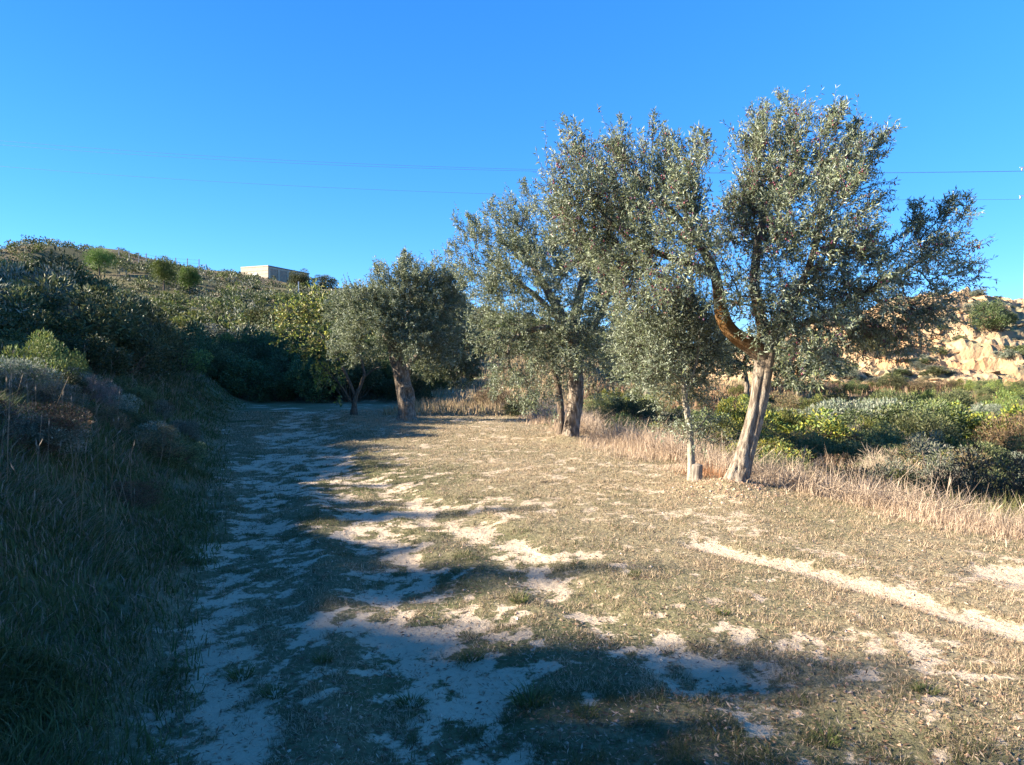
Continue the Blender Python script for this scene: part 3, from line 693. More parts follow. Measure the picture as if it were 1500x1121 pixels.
# evergreen trees standing along the top of the bank, whose shadows fall across the clearing
hg, hs = shrub_geo('dark', 71, n=15000, clumps=46, leaf=.045, asp=.5, spread=.5, base_h=.1)
hm = hg.mesh('crown', M['shrub_leaf']); g = Geo(); v, f, fc = tube([(0, 0, -.1), (.01, 0, .2), (0, .01, .5), (.01, 0, .75)], [.05, .04, .03, .012], 10); g.add(v, f); hst = g.mesh('trunk', M['bark_dark'], True)
def oak(xt, yt, top, wd):
    zb = Zs(xt, yt)
    if xt > -.74 * yt - 1.0: return
    o = obj('evergreen_oak', None, None, (xt, yt, zb), 'evergreen oak standing on top of the bank beyond the thicket', 'tree', 'evergreen oaks along the top of the bank', None, rng.uniform(0, 6), (wd, wd, max((top - zb) / 1.02, 1.5)))
    obj('crown', hm, o, kind='stuff'); obj('trunk', hst, o)
for yt in np.arange(-15, 46, 1.35):
    xt = min(-24, -.74 * yt - 2.2) + rng.uniform(-.7, .7); oak(xt, yt, float(shade_top(xt, yt)) + .05, rng.uniform(2.6, 3.2))
for yt in np.arange(-15, 50, 1.8):
    xt = min(-27, -.74 * yt - 5) + rng.uniform(-.7, .7); oak(xt, yt, float(shade_top(xt, yt)) - .12, rng.uniform(2.8, 3.4))
for yl, xe in ((-6, 2.6), (-3, 2.3), (.6, 2.2), (2.2, 1.9), (3.95, 2.0), (5.5, 1.3), (8.0, .2), (9.9, -1.7), (14.4, -1.8), (17.5, -1.6), (22, -1)):
    xt = -22.5; yt = yl - COTAZ * (xe - xt); oak(xt, yt, TAN_EL / math.sin(SUN_AZ) * (xe - xt) + .05, 1.3)

# thicket on and behind the bank
TOPY = lambda px: np.interp(px, [-100, 0, 60, 100, 130, 200, 300, 400, 480, 560], [366, 368, 364, 380, 400, 425, 440, 448, 460, 480])
pts = []; cnt = 0; tries = 0
while cnt < 230 and tries < 9000:
    tries += 1
    y = rng.uniform(6, 46); x = rng.uniform(-30, -2)
    px = CX + x / y * F
    if px < -160 or px > 640: continue
    s = float(xL(y)) - x
    if y < 33.5 and s < (2.6 + .12 * max(0, 14 - y)): continue
    if y >= 33.5 and x > -4.2: continue
    if px < 330 and y < 10.5: continue
    if any((x - a) ** 2 + (y - b) ** 2 < (1.05 + .012 * y) ** 2 for a, b in pts): continue
    z = Zs(x, y); zmax = CZ + (HY - float(TOPY(px))) / F * y
    h = rng.uniform(1.5, 2.7); h = min(h, zmax - z)
    if y < 27 and px > -60: h = min(h, float(shade_top(x, y, .5 + (1.2 if px < 140 and y > 16 else 0))) - z)
    if h < .7: continue
    key = rng.choice(['dark', 'olive', 'grey', 'lime'], p=[.55, .30, .06, .09] if px < 140 else [.64, .30, .0, .06]) if px < 330 else rng.choice(['dark', 'olive', 'lime'], p=[.62, .26, .12])
    w = max(1.5, h * rng.uniform(.95, 1.25))
    where = 'in the dark thicket closing the bend of the track' if y >= 33.5 else 'at the front of the thicket just behind the bank grass' if s < 5 else 'deep in the thicket above the grassy bank'
    size = 'tall' if h > 2.1 else 'low' if h < 1.3 else 'mid sized'
    lab = size + {'dark': ' dark evergreen shrub ', 'olive': ' olive green shrub ', 'grey': ' silvery grey shrub ', 'lime': ' yellow green shrub '}[key] + where
    shrub(key, x, y, h, w, lab, size + ' ' + key + ' shrubs ' + where); pts.append((x, y)); cnt += 1
for px, ty, d, key, lab in ((4, 366, 21, 'olive', 'tall sunlit olive green bush at the outer end of the thicket skyline'), (38, 368, 18, 'grey', 'tall silvery bush on the sunlit top of the thicket'), (62, 358, 21.5, 'olive', 'highest bush on the thicket skyline before the bare summit'),
                            (97, 372, 22, 'dark', 'dark bush beside the highest bush of the thicket skyline'), (20, 395, 16, 'olive', 'broad sunlit bush under the silvery bush at the thicket top'), (80, 395, 18, 'grey', 'pale grey bush under the highest bush of the thicket skyline'),
                            (130, 398, 22, 'olive', 'olive bush in front of the highest pine'), (170, 412, 25, 'lime', 'yellow green bush in front of the two lower pines'), (110, 415, 17, 'dark', 'dark rounded bush behind the dry pinkish thicket shrub')):
    x, y = (px - CX) / F * d, d; z = Zs(x, y); h = CZ + (HY - ty) / F * d - z; shrub(key, x, y, h, h * .95, lab)

# scrub over the far hill
hpts = []; tries = 0; nf = 0
while nf < 150 and tries < 20000:
    tries += 1
    y = 44 + 80 * rng.random() ** .8; px = rng.uniform(-20, 1000); x = (px - CX) / F * y
    if rng.random() < .5 and px > 700: continue
    if fbm(np.array([x * .05]), np.array([y * .05]), seed=77)[0] < .40 + .12 * sstep(110, 150, y): continue
    if y > 118 and -66 < x < -38 and y < 176 and rng.random() < .6: continue
    m = 1.3 + .008 * y
    if any((x - a) ** 2 + (y - b) ** 2 < m * m for a, b in hpts[-400:]): continue
    h = rng.uniform(.8, 1.9) * (1.25 if y < 90 else .8); key = rng.choice(['dark', 'olive', 'grey', 'lime'], p=[.3, .36, .14, .2])
    if y > 145: h *= .6
    where = 'high on the sunlit hill around the pines' if y > 95 and x < -45 else 'high on the slope below the concrete building' if y > 95 else 'on the terraced slope behind the olive trees' if px > 560 else 'on the lower sunlit hill above the thicket'
    lab = ('larger ' if h > 1.6 else 'small ') + {'dark': 'dark green shrub ', 'olive': 'olive green shrub ', 'grey': 'greyish shrub ', 'lime': 'bright green shrub '}[key] + where
    shrub(key, x, y, h, h * rng.uniform(1.2, 1.9), lab, lab.split()[0] + ' ' + key + ' shrubs ' + where, far=True); hpts.append((x, y)); nf += 1

# the countless smaller scrub of the hill, one mass
g = Geo(); nn = 1850; y = 46 + 112 * rng.random(nn * 3) ** .75; px = rng.uniform(-120, 1050, nn * 3); x = (px - CX) / F * y
kp = (fbm(x * .06, y * .06, seed=77) > .33 + .1 * sstep(95, 125, y) * (px > 260)) & (rng.random(nn * 3) < np.where(px > 650, .5, 1)); x, y = x[kp][:nn], y[kp][:nn]; nn = len(x)
hh = rng.uniform(.6, 1.8, nn) * np.where(y > 138, .6, 1); ww = hh * rng.uniform(.6, 1.0, nn); m = 60; z = Z(x, y)
kd = rng.choice(4, nn, p=[.3, .36, .14, .2]); pc = np.zeros((nn * m, 3))
for q, kk_ in enumerate(('dark', 'olive', 'grey', 'lime')): mk = np.repeat(kd == q, m); pc[mk] = PAL[kk_](int(mk.sum()), rng)
dd = norm(rng.normal(size=(nn * m, 3)) + [0, 0, .5]); dd[:, 2] = np.abs(dd[:, 2]); lump = .75 + .5 * vn(dd[:, 0] * 2.5 + np.repeat(x, m), dd[:, 1] * 2.5 + np.repeat(y, m), dd[:, 2] * 2.5, seed=7)
p = np.stack([x, y, z], 1).repeat(m, 0) + dd * np.stack([ww, ww, hh * .95], 1).repeat(m, 0) * (rng.random((nn * m, 1)) ** .35) * lump[:, None]
ll = .23 * rng.uniform(.7, 1.4, nn * m) * np.repeat(hh, m) ** .5; v, f = leaves(p, dd + rng.normal(size=dd.shape) * .6, ll * 1.3, ll * .7)
g.add(v, f, np.repeat(pc * rng.uniform(.45, .9, (nn, 1)).repeat(m, 0), 4, 0)); obj('hill_scrub', g.mesh('hill_scrub', M['shrub_leaf']), label='low mixed green scrub covering the far hill', cat='scrub', kind='stuff')

# ------------------------------------------------------------------ things on the hill
def pine(px, top, bot, w, d, label):
    ds = np.linspace(70, 146, 200); gy_ = HY - (Z((px - CX) / F * ds, ds) - CZ) / ds * F; d = float(ds[np.argmin(np.abs(gy_ - bot - 9))])
    x, y = (px - CX) / F * d, d; zb = Zs(x, y); H = (HY - top) / F * d + CZ - zb; R = w / 2 / F * d; r = np.random.default_rng(int(px))
    root = obj('pine_tree', None, None, (x, y, zb), label, 'tree')
    g = Geo(); v, f, fc = tube([(0, 0, -.3), (.05, 0, H * .3), (0, .05, H * .6), (.03, 0, H * .9)], [.16, .13, .09, .03], 9); g.add(v, f); obj('trunk', g.mesh('trunk', M['bark_dark'], True), root)
    hh = (H - .2) / 2 * .97; cz = H - hh; nc = 46
    dirs = norm(r.normal(size=(nc, 3)) + [0, 0, .2]); C = dirs * r.uniform(.3, .78, (nc, 1)) * [R, R, hh] + [0, 0, cz]
    n = 7000; k = r.integers(0, nc, n); dd = norm(r.normal(size=(n, 3)) + [0, 0, .3]); p = C[k] + dd * r.random((n, 1)) ** .4 * R * .34
    v, f = leaves(p, norm(dd + [0, 0, .6]), .24 * r.uniform(.7, 1.3, n), .07, r=r); c = PAL['pine'](n, r) * r.uniform(.75, 1.2, nc)[k][:, None]
    g = Geo(); g.add(v, f, np.repeat(c, 4, 0)); obj('crown', g.mesh('crown', M['shrub_leaf']), root, kind='stuff')
pine(147, 362, 396, 46, 104, 'round bright green pine highest on the hill below the bare summit')
pine(241, 377, 421, 46, 106, 'largest rounded bright green pine in front of the ridge fence')
pine(278, 390, 422, 36, 110, 'darker small pine close beside the largest rounded pine')

# concrete building on the ridge
def box(g, a, b):
    (x0, y0, z0), (x1, y1, z1) = a, b
    v = [(x0, y0, z0), (x1, y0, z0), (x1, y1, z0), (x0, y1, z0), (x0, y0, z1), (x1, y0, z1), (x1, y1, z1), (x0, y1, z1)]
    g.add(v, [[0, 3, 2, 1], [4, 5, 6, 7], [0, 1, 5, 4], [1, 2, 6, 5], [2, 3, 7, 6], [3, 0, 4, 7]])
def boxmesh(name, mat, *bs):
    g = Geo()
    for a, b in bs: box(g, a, b)
    return g.mesh(name, M[mat])
bc = at(394, 413, 156.0); zroof = CZ + (HY - 390) / F * 156; Hb = zroof - bc[2]
bd = obj('concrete_building', None, None, bc, 'long low pale concrete building with white door on the ridge', 'building', rotz=math.atan2(16, 6.4) - math.pi / 2)
# local axes: -x along the sunlit front, +y along the shaded side
obj('wall', boxmesh('wall', 'concrete', ((-7.6, 0, -3), (0, 14, Hb - .12))), bd)
for k in range(4):
    z0 = .25 + k * (Hb - .5) / 4
    obj('block_course', boxmesh('block_course', 'concrete', ((-7.58, -.05, z0), (-.02, -.002, z0 + (Hb - .5) / 4 - .07))), bd)
dr = obj('door', boxmesh('door', 'door', ((-4.3, -.16, -.3), (-3.15, -.052, 2.0))), bd); obj('door_frame', boxmesh('door_frame', 'galv', ((-4.42, -.12, -.3), (-4.3, -.052, 2.1)), ((-3.15, -.12, -.3), (-3.03, -.052, 2.1)), ((-4.3, -.12, 2.003), (-3.15, -.052, 2.1))), dr)
obj('roof', boxmesh('roof', 'concrete_dark', ((-7.5, .1, Hb - .12), (.16, 14.1, Hb + .1))), bd)
obj('parapet', boxmesh('parapet', 'concrete', ((-7.62, -.06, Hb - .118), (.0, .098, Hb + .14))), bd)
for k in range(5):
    obj('pillar', boxmesh('pillar', 'concrete', ((.002, .15 + k * 3, -3), (.12, .5 + k * 3, Hb - .125))), bd)
    if k < 4: obj('panel', boxmesh('panel', 'dark_panel', ((.002, .55 + k * 3, .5), (.05, 3.1 + k * 3, Hb - .5))), bd)

# trees beside the building
for px, ty, w, d, key, lab in ((441, 393, 34, 148, 'dark', 'dark upright bush against the shaded side of the concrete building'), (476, 401, 40, 150, 'olive', 'rounded bush at the end of the concrete building')):
    x, y = (px - CX) / F * d, d; z = Zs(x, y); h = CZ + (HY - ty) / F * d - z; shrub(key, x, y, h, max(w / F * d * .95, 1), lab, None, 'bush')

# fence along the ridge
fr = obj('wire_fence', None, None, (0, 0, 0), 'wire fence with thin posts along the ridge below the summit', 'fence')
fp = []
for k, px in enumerate((176, 191, 205, 216, 230, 245, 259, 276, 293)):
    d = 138 + k * .8; x = (px - CX) / F * d; z = Zs(x, d); fp.append((x, d, z + 1.9))
    o = obj('post', boxmesh('post', 'fence_wood', ((-.07, -.07, -.4), (.07, .07, 2.1))), fr, (x, d, z))
for k in range(2):
    g = Geo()
    for a, b in zip(fp[:-1], fp[1:]): g.add(*cones(np.array([a]) - [0, 0, .7 * k], np.array([b]) - [0, 0, .7 * k], [.012], [.012], 4))
    obj('wire', g.mesh('wire', M['wire']), fr)
x, y = (438 - CX) / F * 112, 112.; z = Zs(x, y)
obj('marker_post', boxmesh('marker_post', 'galv', ((-.06, -.06, -.4), (.06, .06, 2.4)), ((-.09, -.09, 2.4), (.09, .09, 2.46))), None, (x, y, z), 'thin grey metal post standing in the hill scrub', 'post')

# power pole on the hillock and its lines
pd = 72.; pxx = (1500.5 - CX) / F * pd; pz = float(cliffZ(np.array([pxx]), np.array([pd]))[0]); ztop = CZ + (HY - 238) / F * pd
pole = obj('power_pole', None, None, (pxx, pd, pz), 'tall pale power pole with two crossarms behind the rocky hillock', 'pole')
g = Geo(); v, f, fc = tube([(0, 0, -.5), (0, 0, 4), (0, 0, 9), (0, 0, ztop - pz)], [.19, .17, .14, .1], 12); g.add(v, f); obj('mast', g.mesh('mast', M['galv'], True), pole)
wires = []
for (zz, xs) in ((250, (-.62, .62)), (291, (-.75,))):
    za = CZ + (HY - zz) / F * pd - pz
    obj('crossarm', boxmesh('crossarm', 'galv', ((-.85, -.16, za + .12), (.85, -.115, za + .2))), pole)
    for xo in xs:
        g = Geo(); v, f, fc = tube([(xo, -.14, za + .12), (xo, -.14, za + .06), (xo, -.14, za - .1), (xo, -.14, za - .2)], [.03, .09, .09, .03], 10); g.add(v, f); obj('insulator', g.mesh('insulator', M['glass_ins'], True), pole)
        wires.append(np.array([pxx + xo, pd - .14, pz + za - .2]))
for (p, (ly, ld, sag)), lab in zip(zip(wires, ((208, 92, 1.5), (214, 95, 1.5), (245, 93, 1.35))),
                                   ('upper of the two close power lines crossing the sky', 'lower of the two close power lines crossing the sky', 'single lowest power line crossing the sky')):
    q0 = at(0, ly, ld); q1 = p + (q0 - p) * 1.5; t = np.linspace(0, 1.5, 60)[:, None]
    c = p + (q0 - p) * t; c[:, 2] -= sag * 4 * (t[:, 0] * (1 - t[:, 0]))
    v, f, fc = tube(c, .013, 5); g = Geo(); g.add(v - p, f)
    obj('power_line', g.mesh('power_line', M['wire'], True), None, p, lab, 'cable')

# shrubs growing on the hillock
for k, (px, py, w, h, d) in enumerate(((1452, 572, 62, 54, 53.5), (1284, 552, 58, 50, 53), (1432, 428, 22, 14, 61), (1395, 470, 16, 12, 58), (1425, 492, 20, 10, 57), (1478, 505, 20, 14, 57), (1340, 560, 22, 14, 51), (1380, 520, 16, 10, 55),
                                       (1460, 470, 22, 12, 58), (1405, 545, 18, 12, 53), (1365, 575, 26, 16, 50), (1490, 580, 30, 18, 50), (1230, 560, 40, 26, 50), (1325, 505, 20, 12, 56), (1310, 480, 18, 12, 58), (1475, 440, 22, 8, 60))):
    x, y = (px - CX) / F * d, d; z = float(cliffZ(np.array([x]), np.array([y]))[0]) - .1
    if k < 2: shrub('dark' if k == 0 else 'olive', x, y, h / F * d, w / F * d * .85, ('dark spreading bush on the open face of the rocky hillock', 'bushy green shrub at the foot of the rocky hillock under olive branches')[k], None, 'bush', z)
    else: shrub(['grey', 'olive'][k % 2], x, y, h / F * d, w / F * d, ('grey tuft like shrub on the ledges of the rocky hillock', 'small green shrub on the ledges of the rocky hillock')[k % 2], ('grey', 'green')[k % 2] + ' shrubs on the hillock ledges', z=z)

for k in range(90):
    y = rng.uniform(48.5, 63); px = rng.uniform(1150, 1520); x = (px - CX) / F * y; h = rng.uniform(.3, .75)
    key = rng.choice(['grey', 'olive', 'dark'], p=[.5, .35, .15])
    shrub(key, x, y, h, h * rng.uniform(1.4, 2.6), {'grey': 'dry grey', 'olive': 'olive green', 'dark': 'dark green'}[key] + ' tussock between the broken rocks of the hillock', key + ' tussocks on the rocky hillock', 'tussock', float(cliffZ(np.array([x]), np.array([y]))[0]) - .05, 'tussock', True)

# ------------------------------------------------------------------ valley shrubs
for k, (px, ty, w, d, key, lab) in enumerate((
        (1440, 574, 125, 20, 'yellow', 'big yellow green leafy bush below the rocky hillock'), (1345, 574, 105, 23, 'lime', 'light green bush between the yellow green bush and the grey green one'),
        (1245, 566, 130, 22, 'grey', 'wide grey green bush in the valley weeds'), (1357, 622, 62, 17.5, 'grey', 'small rounded grey bush in front of the light green bush'),
        (1505, 590, 95, 19, 'brown', 'brown bramble tangle beside the big yellow green bush'), (1235, 622, 110, 17.5, 'brown', 'reddish brown bramble in front of the wide grey green bush'),
        (1165, 588, 75, 19, 'lime', 'light green bush just beyond the leaning trunk'), (1072, 566, 55, 20, 'yellow', 'upright yellowing bush behind the leaning trunk'),
        (1040, 612, 95, 15, 'dark', 'dark low bush behind the sawn post'), (925, 600, 85, 17.5, 'dark', 'dark bush under the low boughs beside the thick trunked olive'),
        (975, 606, 70, 18.5, 'yellow', 'yellowish bush beyond the slender young olive'), (890, 598, 50, 21, 'dark', 'dark bush close by the thick olive trunk'),
        (1120, 600, 60, 17, 'brown', 'rusty brown weed bush just beyond the leaning trunk'), (1395, 640, 70, 16.5, 'brown', 'low brown bramble in front of the big yellow green bush'),
        (1180, 640, 60, 15.5, 'olive', 'low olive green weed bush on the verge slope'), (1300, 668, 90, 14.5, 'olive', 'low green weed mat behind the dry verge grass'), (1440, 668, 100, 14.8, 'brown', 'low rusty weed bush behind the dry verge grass'),
        (1300, 560, 70, 30, 'olive', 'farther green bush at the foot of the hillock slope'), (1400, 562, 80, 31, 'olive', 'farther green bush beyond the light green bush'), (1490, 560, 70, 30, 'lime', 'farther pale green bush beyond the brambles'),
        (1190, 566, 60, 30, 'lime', 'farther pale green bush seen past the leaning trunk'), (770, 580, 60, 24, 'dark', 'dark shrub beyond the low hanging olive crown'), (720, 560, 46, 30, 'brown', 'bare brownish shrub by the terrace edge'))):
    x, y = (px - CX) / F * d, d; z = Zs(x, y); h = CZ + (HY - ty) / F * d - z
    shrub(key, x, y, max(h, .45), w / F * d * .95, lab, None, 'bush' if key != 'brown' else 'bramble', cat='bush')

# plants along the crest of the bank
for px, ty, d, w, key, lab in ((72, 462, 10.5, 90, 'lime', 'upright yellow green shrub catching the sun on the bank crest'), (28, 505, 9.2, 110, 'grey', 'pale silvery shrub on the bank crest'),
                               (143, 538, 10.5, 48, 'dead', 'dry pinkish dead shrub on the bank crest'), (112, 545, 10.8, 55, 'grey', 'low grey shrub next to the dead shrub'), (120, 420, 16.5, 60, 'dead', 'dry pinkish shrub high in the thicket')):
    x, y = (px - CX) / F * d, d; z = Zs(x, y); h = max(CZ + (HY - ty) / F * d - z, .5)
    shrub(key, x, y, h, w / F * d, lab, None, 'shrub')

# weed brush close behind the verge
nv = 0; vp = []
while nv < 46:
    y = rng.uniform(10.5, 19); px = rng.uniform(880, 1530); x = (px - CX) / F * y
    if x - float(xR(y)) < 1.7 or any((x - a) ** 2 + (y - b) ** 2 < .6 for a, b in vp): continue
    key = rng.choice(['brown', 'olive', 'lime', 'grey', 'dead', 'yellow'], p=[.32, .22, .14, .1, .14, .08]); h = rng.uniform(.6, 1.5); z = Zs(x, y)
    h = min(h, CZ - z + (HY - rng.uniform(578, 640)) / F * y)
    if h < .3: continue
    shrub(key, x, y, h, h * rng.uniform(.9, 1.4), {'olive': 'olive green', 'lime': 'light green', 'grey': 'greyish', 'dead': 'dead straw pale', 'brown': 'rusty brown', 'yellow': 'yellowing'}[key] + ' weed bush in the tangle just behind the dry verge',
          key + ' weed bushes behind the verge', 'bush', cat='bush'); vp.append((x, y)); nv += 1

# bushes along the foot of the hillock
for k in range(22):
    y = rng.uniform(40, 46.5); px = 1130 + k * 18 + rng.uniform(-8, 8); x = (px - CX) / F * y; z = Zs(x, y); h = CZ - z + (HY - rng.uniform(546, 566)) / F * y
    key = rng.choice(['olive', 'lime', 'dark', 'brown'], p=[.4, .2, .25, .15])
    shrub(key, x, y, max(h, .6), max(h, .8) * rng.uniform(1.0, 1.6), {'olive': 'olive green', 'lime': 'light green', 'dark': 'dark green', 'brown': 'rusty brown'}[key] + ' bush in the line along the foot of the rocky hillock', key + ' bushes along the hillock foot', 'bush', cat='bush')

# more bushes on the valley floor
nv = 0; vp = []
while nv < 75:
    y = rng.uniform(18, 46); px = rng.uniform(880, 1540); x = (px - CX) / F * y
    if x - float(xR(y)) < 2.5 or any((x - a) ** 2 + (y - b) ** 2 < 2.2 for a, b in vp): continue
    key = rng.choice(['olive', 'lime', 'grey', 'dark', 'brown', 'yellow'], p=[.28, .2, .16, .14, .12, .1]); h = rng.uniform(1.1, 2.7); z = Zs(x, y)
    h = min(h, CZ - z + (HY - rng.uniform(560, 600)) / F * y)
    if h < .4: continue
    shrub(key, x, y, h, max(h, .9) * rng.uniform(.9, 1.3), {'olive': 'olive green', 'lime': 'light green', 'grey': 'greyish', 'dark': 'dark green', 'brown': 'rusty brown', 'yellow': 'yellowing'}[key] + ' low bush crowded on the valley floor before the rocky hillock',
          key + ' bushes on the valley floor', 'bush', cat='bush'); vp.append((x, y)); nv += 1

# weeds rooted on the bank
nw = 0
while nw < 34:
    y = rng.uniform(3.2, 15); x = float(xL(y)) - rng.uniform(.5, 4)
    if x < -.74 * y: continue
    key = rng.choice(['grey', 'olive', 'dark', 'brown'], p=[.3, .3, .2, .2]); h = rng.uniform(.22, .5)
    shrub(key, x, y, h, h * rng.uniform(1.2, 2.0), {'grey': 'grey leaved', 'olive': 'olive green', 'dark': 'dark green', 'brown': 'withered brown'}[key] + ' low weed among the grass on the shaded bank', key + ' weeds on the bank', 'weed', cat='weed'); nw += 1

# ------------------------------------------------------------------ grasses and litter
def scatter(n, y0, y1, xlo, xhi, pw=1.0):
    u = rng.random(n); y = y0 * (y1 / y0) ** u if pw == 1 else y0 + (y1 - y0) * u ** pw
    lo, hi = xlo(y), xhi(y); return lo + (hi - lo) * rng.random(n), y
def stuff(name, label, cat, parts, mat='grass'):
    g = Geo()
    for v, f, c in parts: g.add(v, f, c)
    return obj(name, g.mesh(name, M[mat]), label=label, cat=cat, kind='stuff')
def cols(n, pal, w, var=.25):
    pal = np.array(pal); w = np.array(w, float); return pal[rng.choice(len(pal), n, p=w / w.sum())] * rng.uniform(1 - var, 1 + var, (n, 1))
STRAW = [(.40, .31, .18), (.33, .25, .14), (.47, .38, .24), (.26, .2, .11)]
def inview(x, y, m=60): return (CX + x / y * F > -m) & (CX + x / y * F < 1500 + m)
def lean(n, s): a = rng.uniform(0, 6.283, n); return np.stack([np.cos(a), np.sin(a), np.zeros(n)], 1) * (np.abs(rng.normal(size=n)) * s)[:, None]

# short trodden grass of the clearing
x, y = scatter(800000, 1.7, 27, lambda y: np.maximum(xL(y) - .4, -.78 * y), lambda y: np.minimum(xR(y) + .4, .78 * y))
cv = cover(x, y); tuft = fbm(x * 7, y * 7, seed=55, o=3)
keep = rng.random(len(x)) < (.03 + .97 * np.clip((cv - .2) * 1.6, 0, 1)) * (.2 + .8 * sstep(.42, .62, tuft))
x, y, cv, tuft = x[keep], y[keep], cv[keep], tuft[keep]; n = len(x)
h = rng.uniform(.010, .03, n) * (1 + .8 * sstep(.52, .75, tuft)) * (1 + .02 * y); wd = (.0018 + .0005 * y) * rng.uniform(.7, 1.3, n)
v, f = blades(np.stack([x, y, Z(x, y) - .004], 1), h, lean(n, 1.5), wd, seg=1)
gp = .22 + .75 * (1 - sstep(.8, 5.0, x - xL(y)))     # green at the bank foot, widened to put shade into the track colour
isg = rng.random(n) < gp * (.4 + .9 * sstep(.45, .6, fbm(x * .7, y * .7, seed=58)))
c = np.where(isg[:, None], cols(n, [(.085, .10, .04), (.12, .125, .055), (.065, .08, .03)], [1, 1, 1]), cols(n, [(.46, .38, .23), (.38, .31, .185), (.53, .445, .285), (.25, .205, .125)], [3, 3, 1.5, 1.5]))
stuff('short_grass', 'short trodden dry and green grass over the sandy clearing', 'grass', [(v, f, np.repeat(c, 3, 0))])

# dead leaves, stalk bits and small clods lying on the clearing
x, y = scatter(85000, 1.8, 20, lambda y: np.maximum(xL(y), -.78 * y), lambda y: np.minimum(xR(y) + .8, .78 * y)); n = len(x)
kp = rng.random(n) < .22 + .65 * cover(x, y) * (.4 + .6 * vn(x * .6, y * .6, seed=59)); x, y = x[kp], y[kp]; n = len(x)
d = np.stack([rng.normal(size=n), rng.normal(size=n), np.abs(rng.normal(size=n)) * .35], 1); ll = rng.uniform(.012, .035, n) * (1 + .03 * y)
v, f = leaves(np.stack([x, y, Z(x, y) + .004], 1), d, ll, ll * rng.uniform(.1, .3, n))
stuff('leaf_litter', 'dry fallen leaves and stalk bits strewn over the clearing', 'leaf litter', [(v, f, np.repeat(cols(n, [(.30, .23, .14), (.2, .14, .08), (.44, .36, .25), (.12, .085, .05)], [3, 2, 1.2, 2]), 4, 0))])
x, y = scatter(2600, 1.9, 16, lambda y: np.maximum(xL(y), -.78 * y), lambda y: np.minimum(xR(y) + .4, .78 * y)); n = 2600
nb = 420; x[:nb] = rng.normal(2.75, .42, nb); y[:nb] = rng.normal(9.05, .28, nb)
oc = np.array([[1, 0, 0], [.1, 1, 0], [-1, .1, 0], [0, -1, .1], [.1, 0, .8], [0, 0, -.8]]); sz = rng.uniform(.006, .016, n) ; sz[:nb] *= rng.uniform(.8, 2.0, nb)
rot = rng.uniform(0, 6.28, n); cs, sn = np.cos(rot), np.sin(rot); o3 = oc[None] * sz[:, None, None] * rng.uniform(.6, 1.3, (n, 6, 1))
v = np.stack([o3[..., 0] * cs[:, None] - o3[..., 1] * sn[:, None], o3[..., 0] * sn[:, None] + o3[..., 1] * cs[:, None], o3[..., 2]], -1) + np.stack([x, y, Z(x, y)], 1)[:, None]
ff = np.array([[0, 1, 4], [1, 2, 4], [2, 3, 4], [3, 0, 4], [1, 0, 5], [2, 1, 5], [3, 2, 5], [0, 3, 5]]); f = (ff[None] + np.arange(n)[:, None, None] * 6).reshape(-1, 3)
stuff('earth_clods', 'small ochre earth clods and pebbles on the sandy ground', 'clods', [(v.reshape(-1, 3), f, np.repeat(cols(n, [(.35, .25, .14), (.29, .2, .11), (.4, .31, .2)], [2, 2, 1]), 6, 0))], 'fruit')

# tall rank grass on the bank
x, y = scatter(165000, 2.0, 32, lambda y: np.maximum(xL(y) - 6, -.80 * y - .5), lambda y: xL(y) + .25)
kp = rng.random(len(x)) < (.35 + .65 * sstep(.4, .6, fbm(x * 1.3, y * 1.3, seed=66))) * sstep(-.3, .5, xL(y) - x); x, y = x[kp], y[kp]; n = len(x)
s = xL(y) - x; h = rng.uniform(.05, .13, n) + .20 * (.45 + .55 * sstep(3, 8, y)) * sstep(.6, 2.2, s) * rng.random(n) ** 1.2 * (.5 + vn(x * 1.1, y * 1.1, seed=67)); wd = (.004 + .001 * y) * rng.uniform(.7, 1.3, n)
cl = vn(x * 2.2, y * 2.2, seed=69)[:, None] * 6.28; ln_ = lean(n, .8) + np.concatenate([np.cos(cl), np.sin(cl), 0 * cl], 1) * .45 + [.2, 0, 0]
v, f = blades(np.stack([x, y, Z(x, y) - .01], 1), h, ln_, wd, .55)
gr_ = vn(x * .8, y * .8, seed=68); pg = np.clip(.97 - .14 * sstep(.6, 2., s) - .2 * (gr_ > .62), 0, 1); isg = rng.random(n) < pg
c = np.where(isg[:, None], cols(n, [(.075, .105, .034), (.10, .125, .05), (.055, .08, .026), (.13, .145, .075)], [3, 2, 2, 1.2]), cols(n, [(.27, .22, .13), (.2, .165, .1), (.33, .27, .17), (.23, .2, .15)], [2, 2, 1, 2]))
stuff('bank_grass', 'rank green and straw coloured grass on the shaded bank', 'grass', [(v, f, np.repeat(c, 5, 0))])
# straw stalks with seed heads on the bank
x, y = scatter(200, 4.5, 24, lambda y: np.maximum(xL(y) - 4.5, -.76 * y), lambda y: xL(y) - .5); n = len(x)
b = np.stack([x, y, Z(x, y)], 1); l3 = lean(n, .35) + [.1, 0, 0]; h = rng.uniform(.3, .7, n); tip = b + (l3 + [0, 0, 1.]) * h[:, None]
v, f = cones(b, tip, np.full(n, .0022) + .0001 * y, np.full(n, .0012) + .0001 * y, 3); v2, f2 = leaves(tip - (l3 + [0, 0, 1.]) * .07, l3 + [0, 0, 1.], .08, .011)
stuff('bank_stalks', 'straw stalks with pale seed heads standing above the bank grass', 'grass', [(v, f, (.2, .17, .11)), (v2, f2, (.3, .26, .19))])

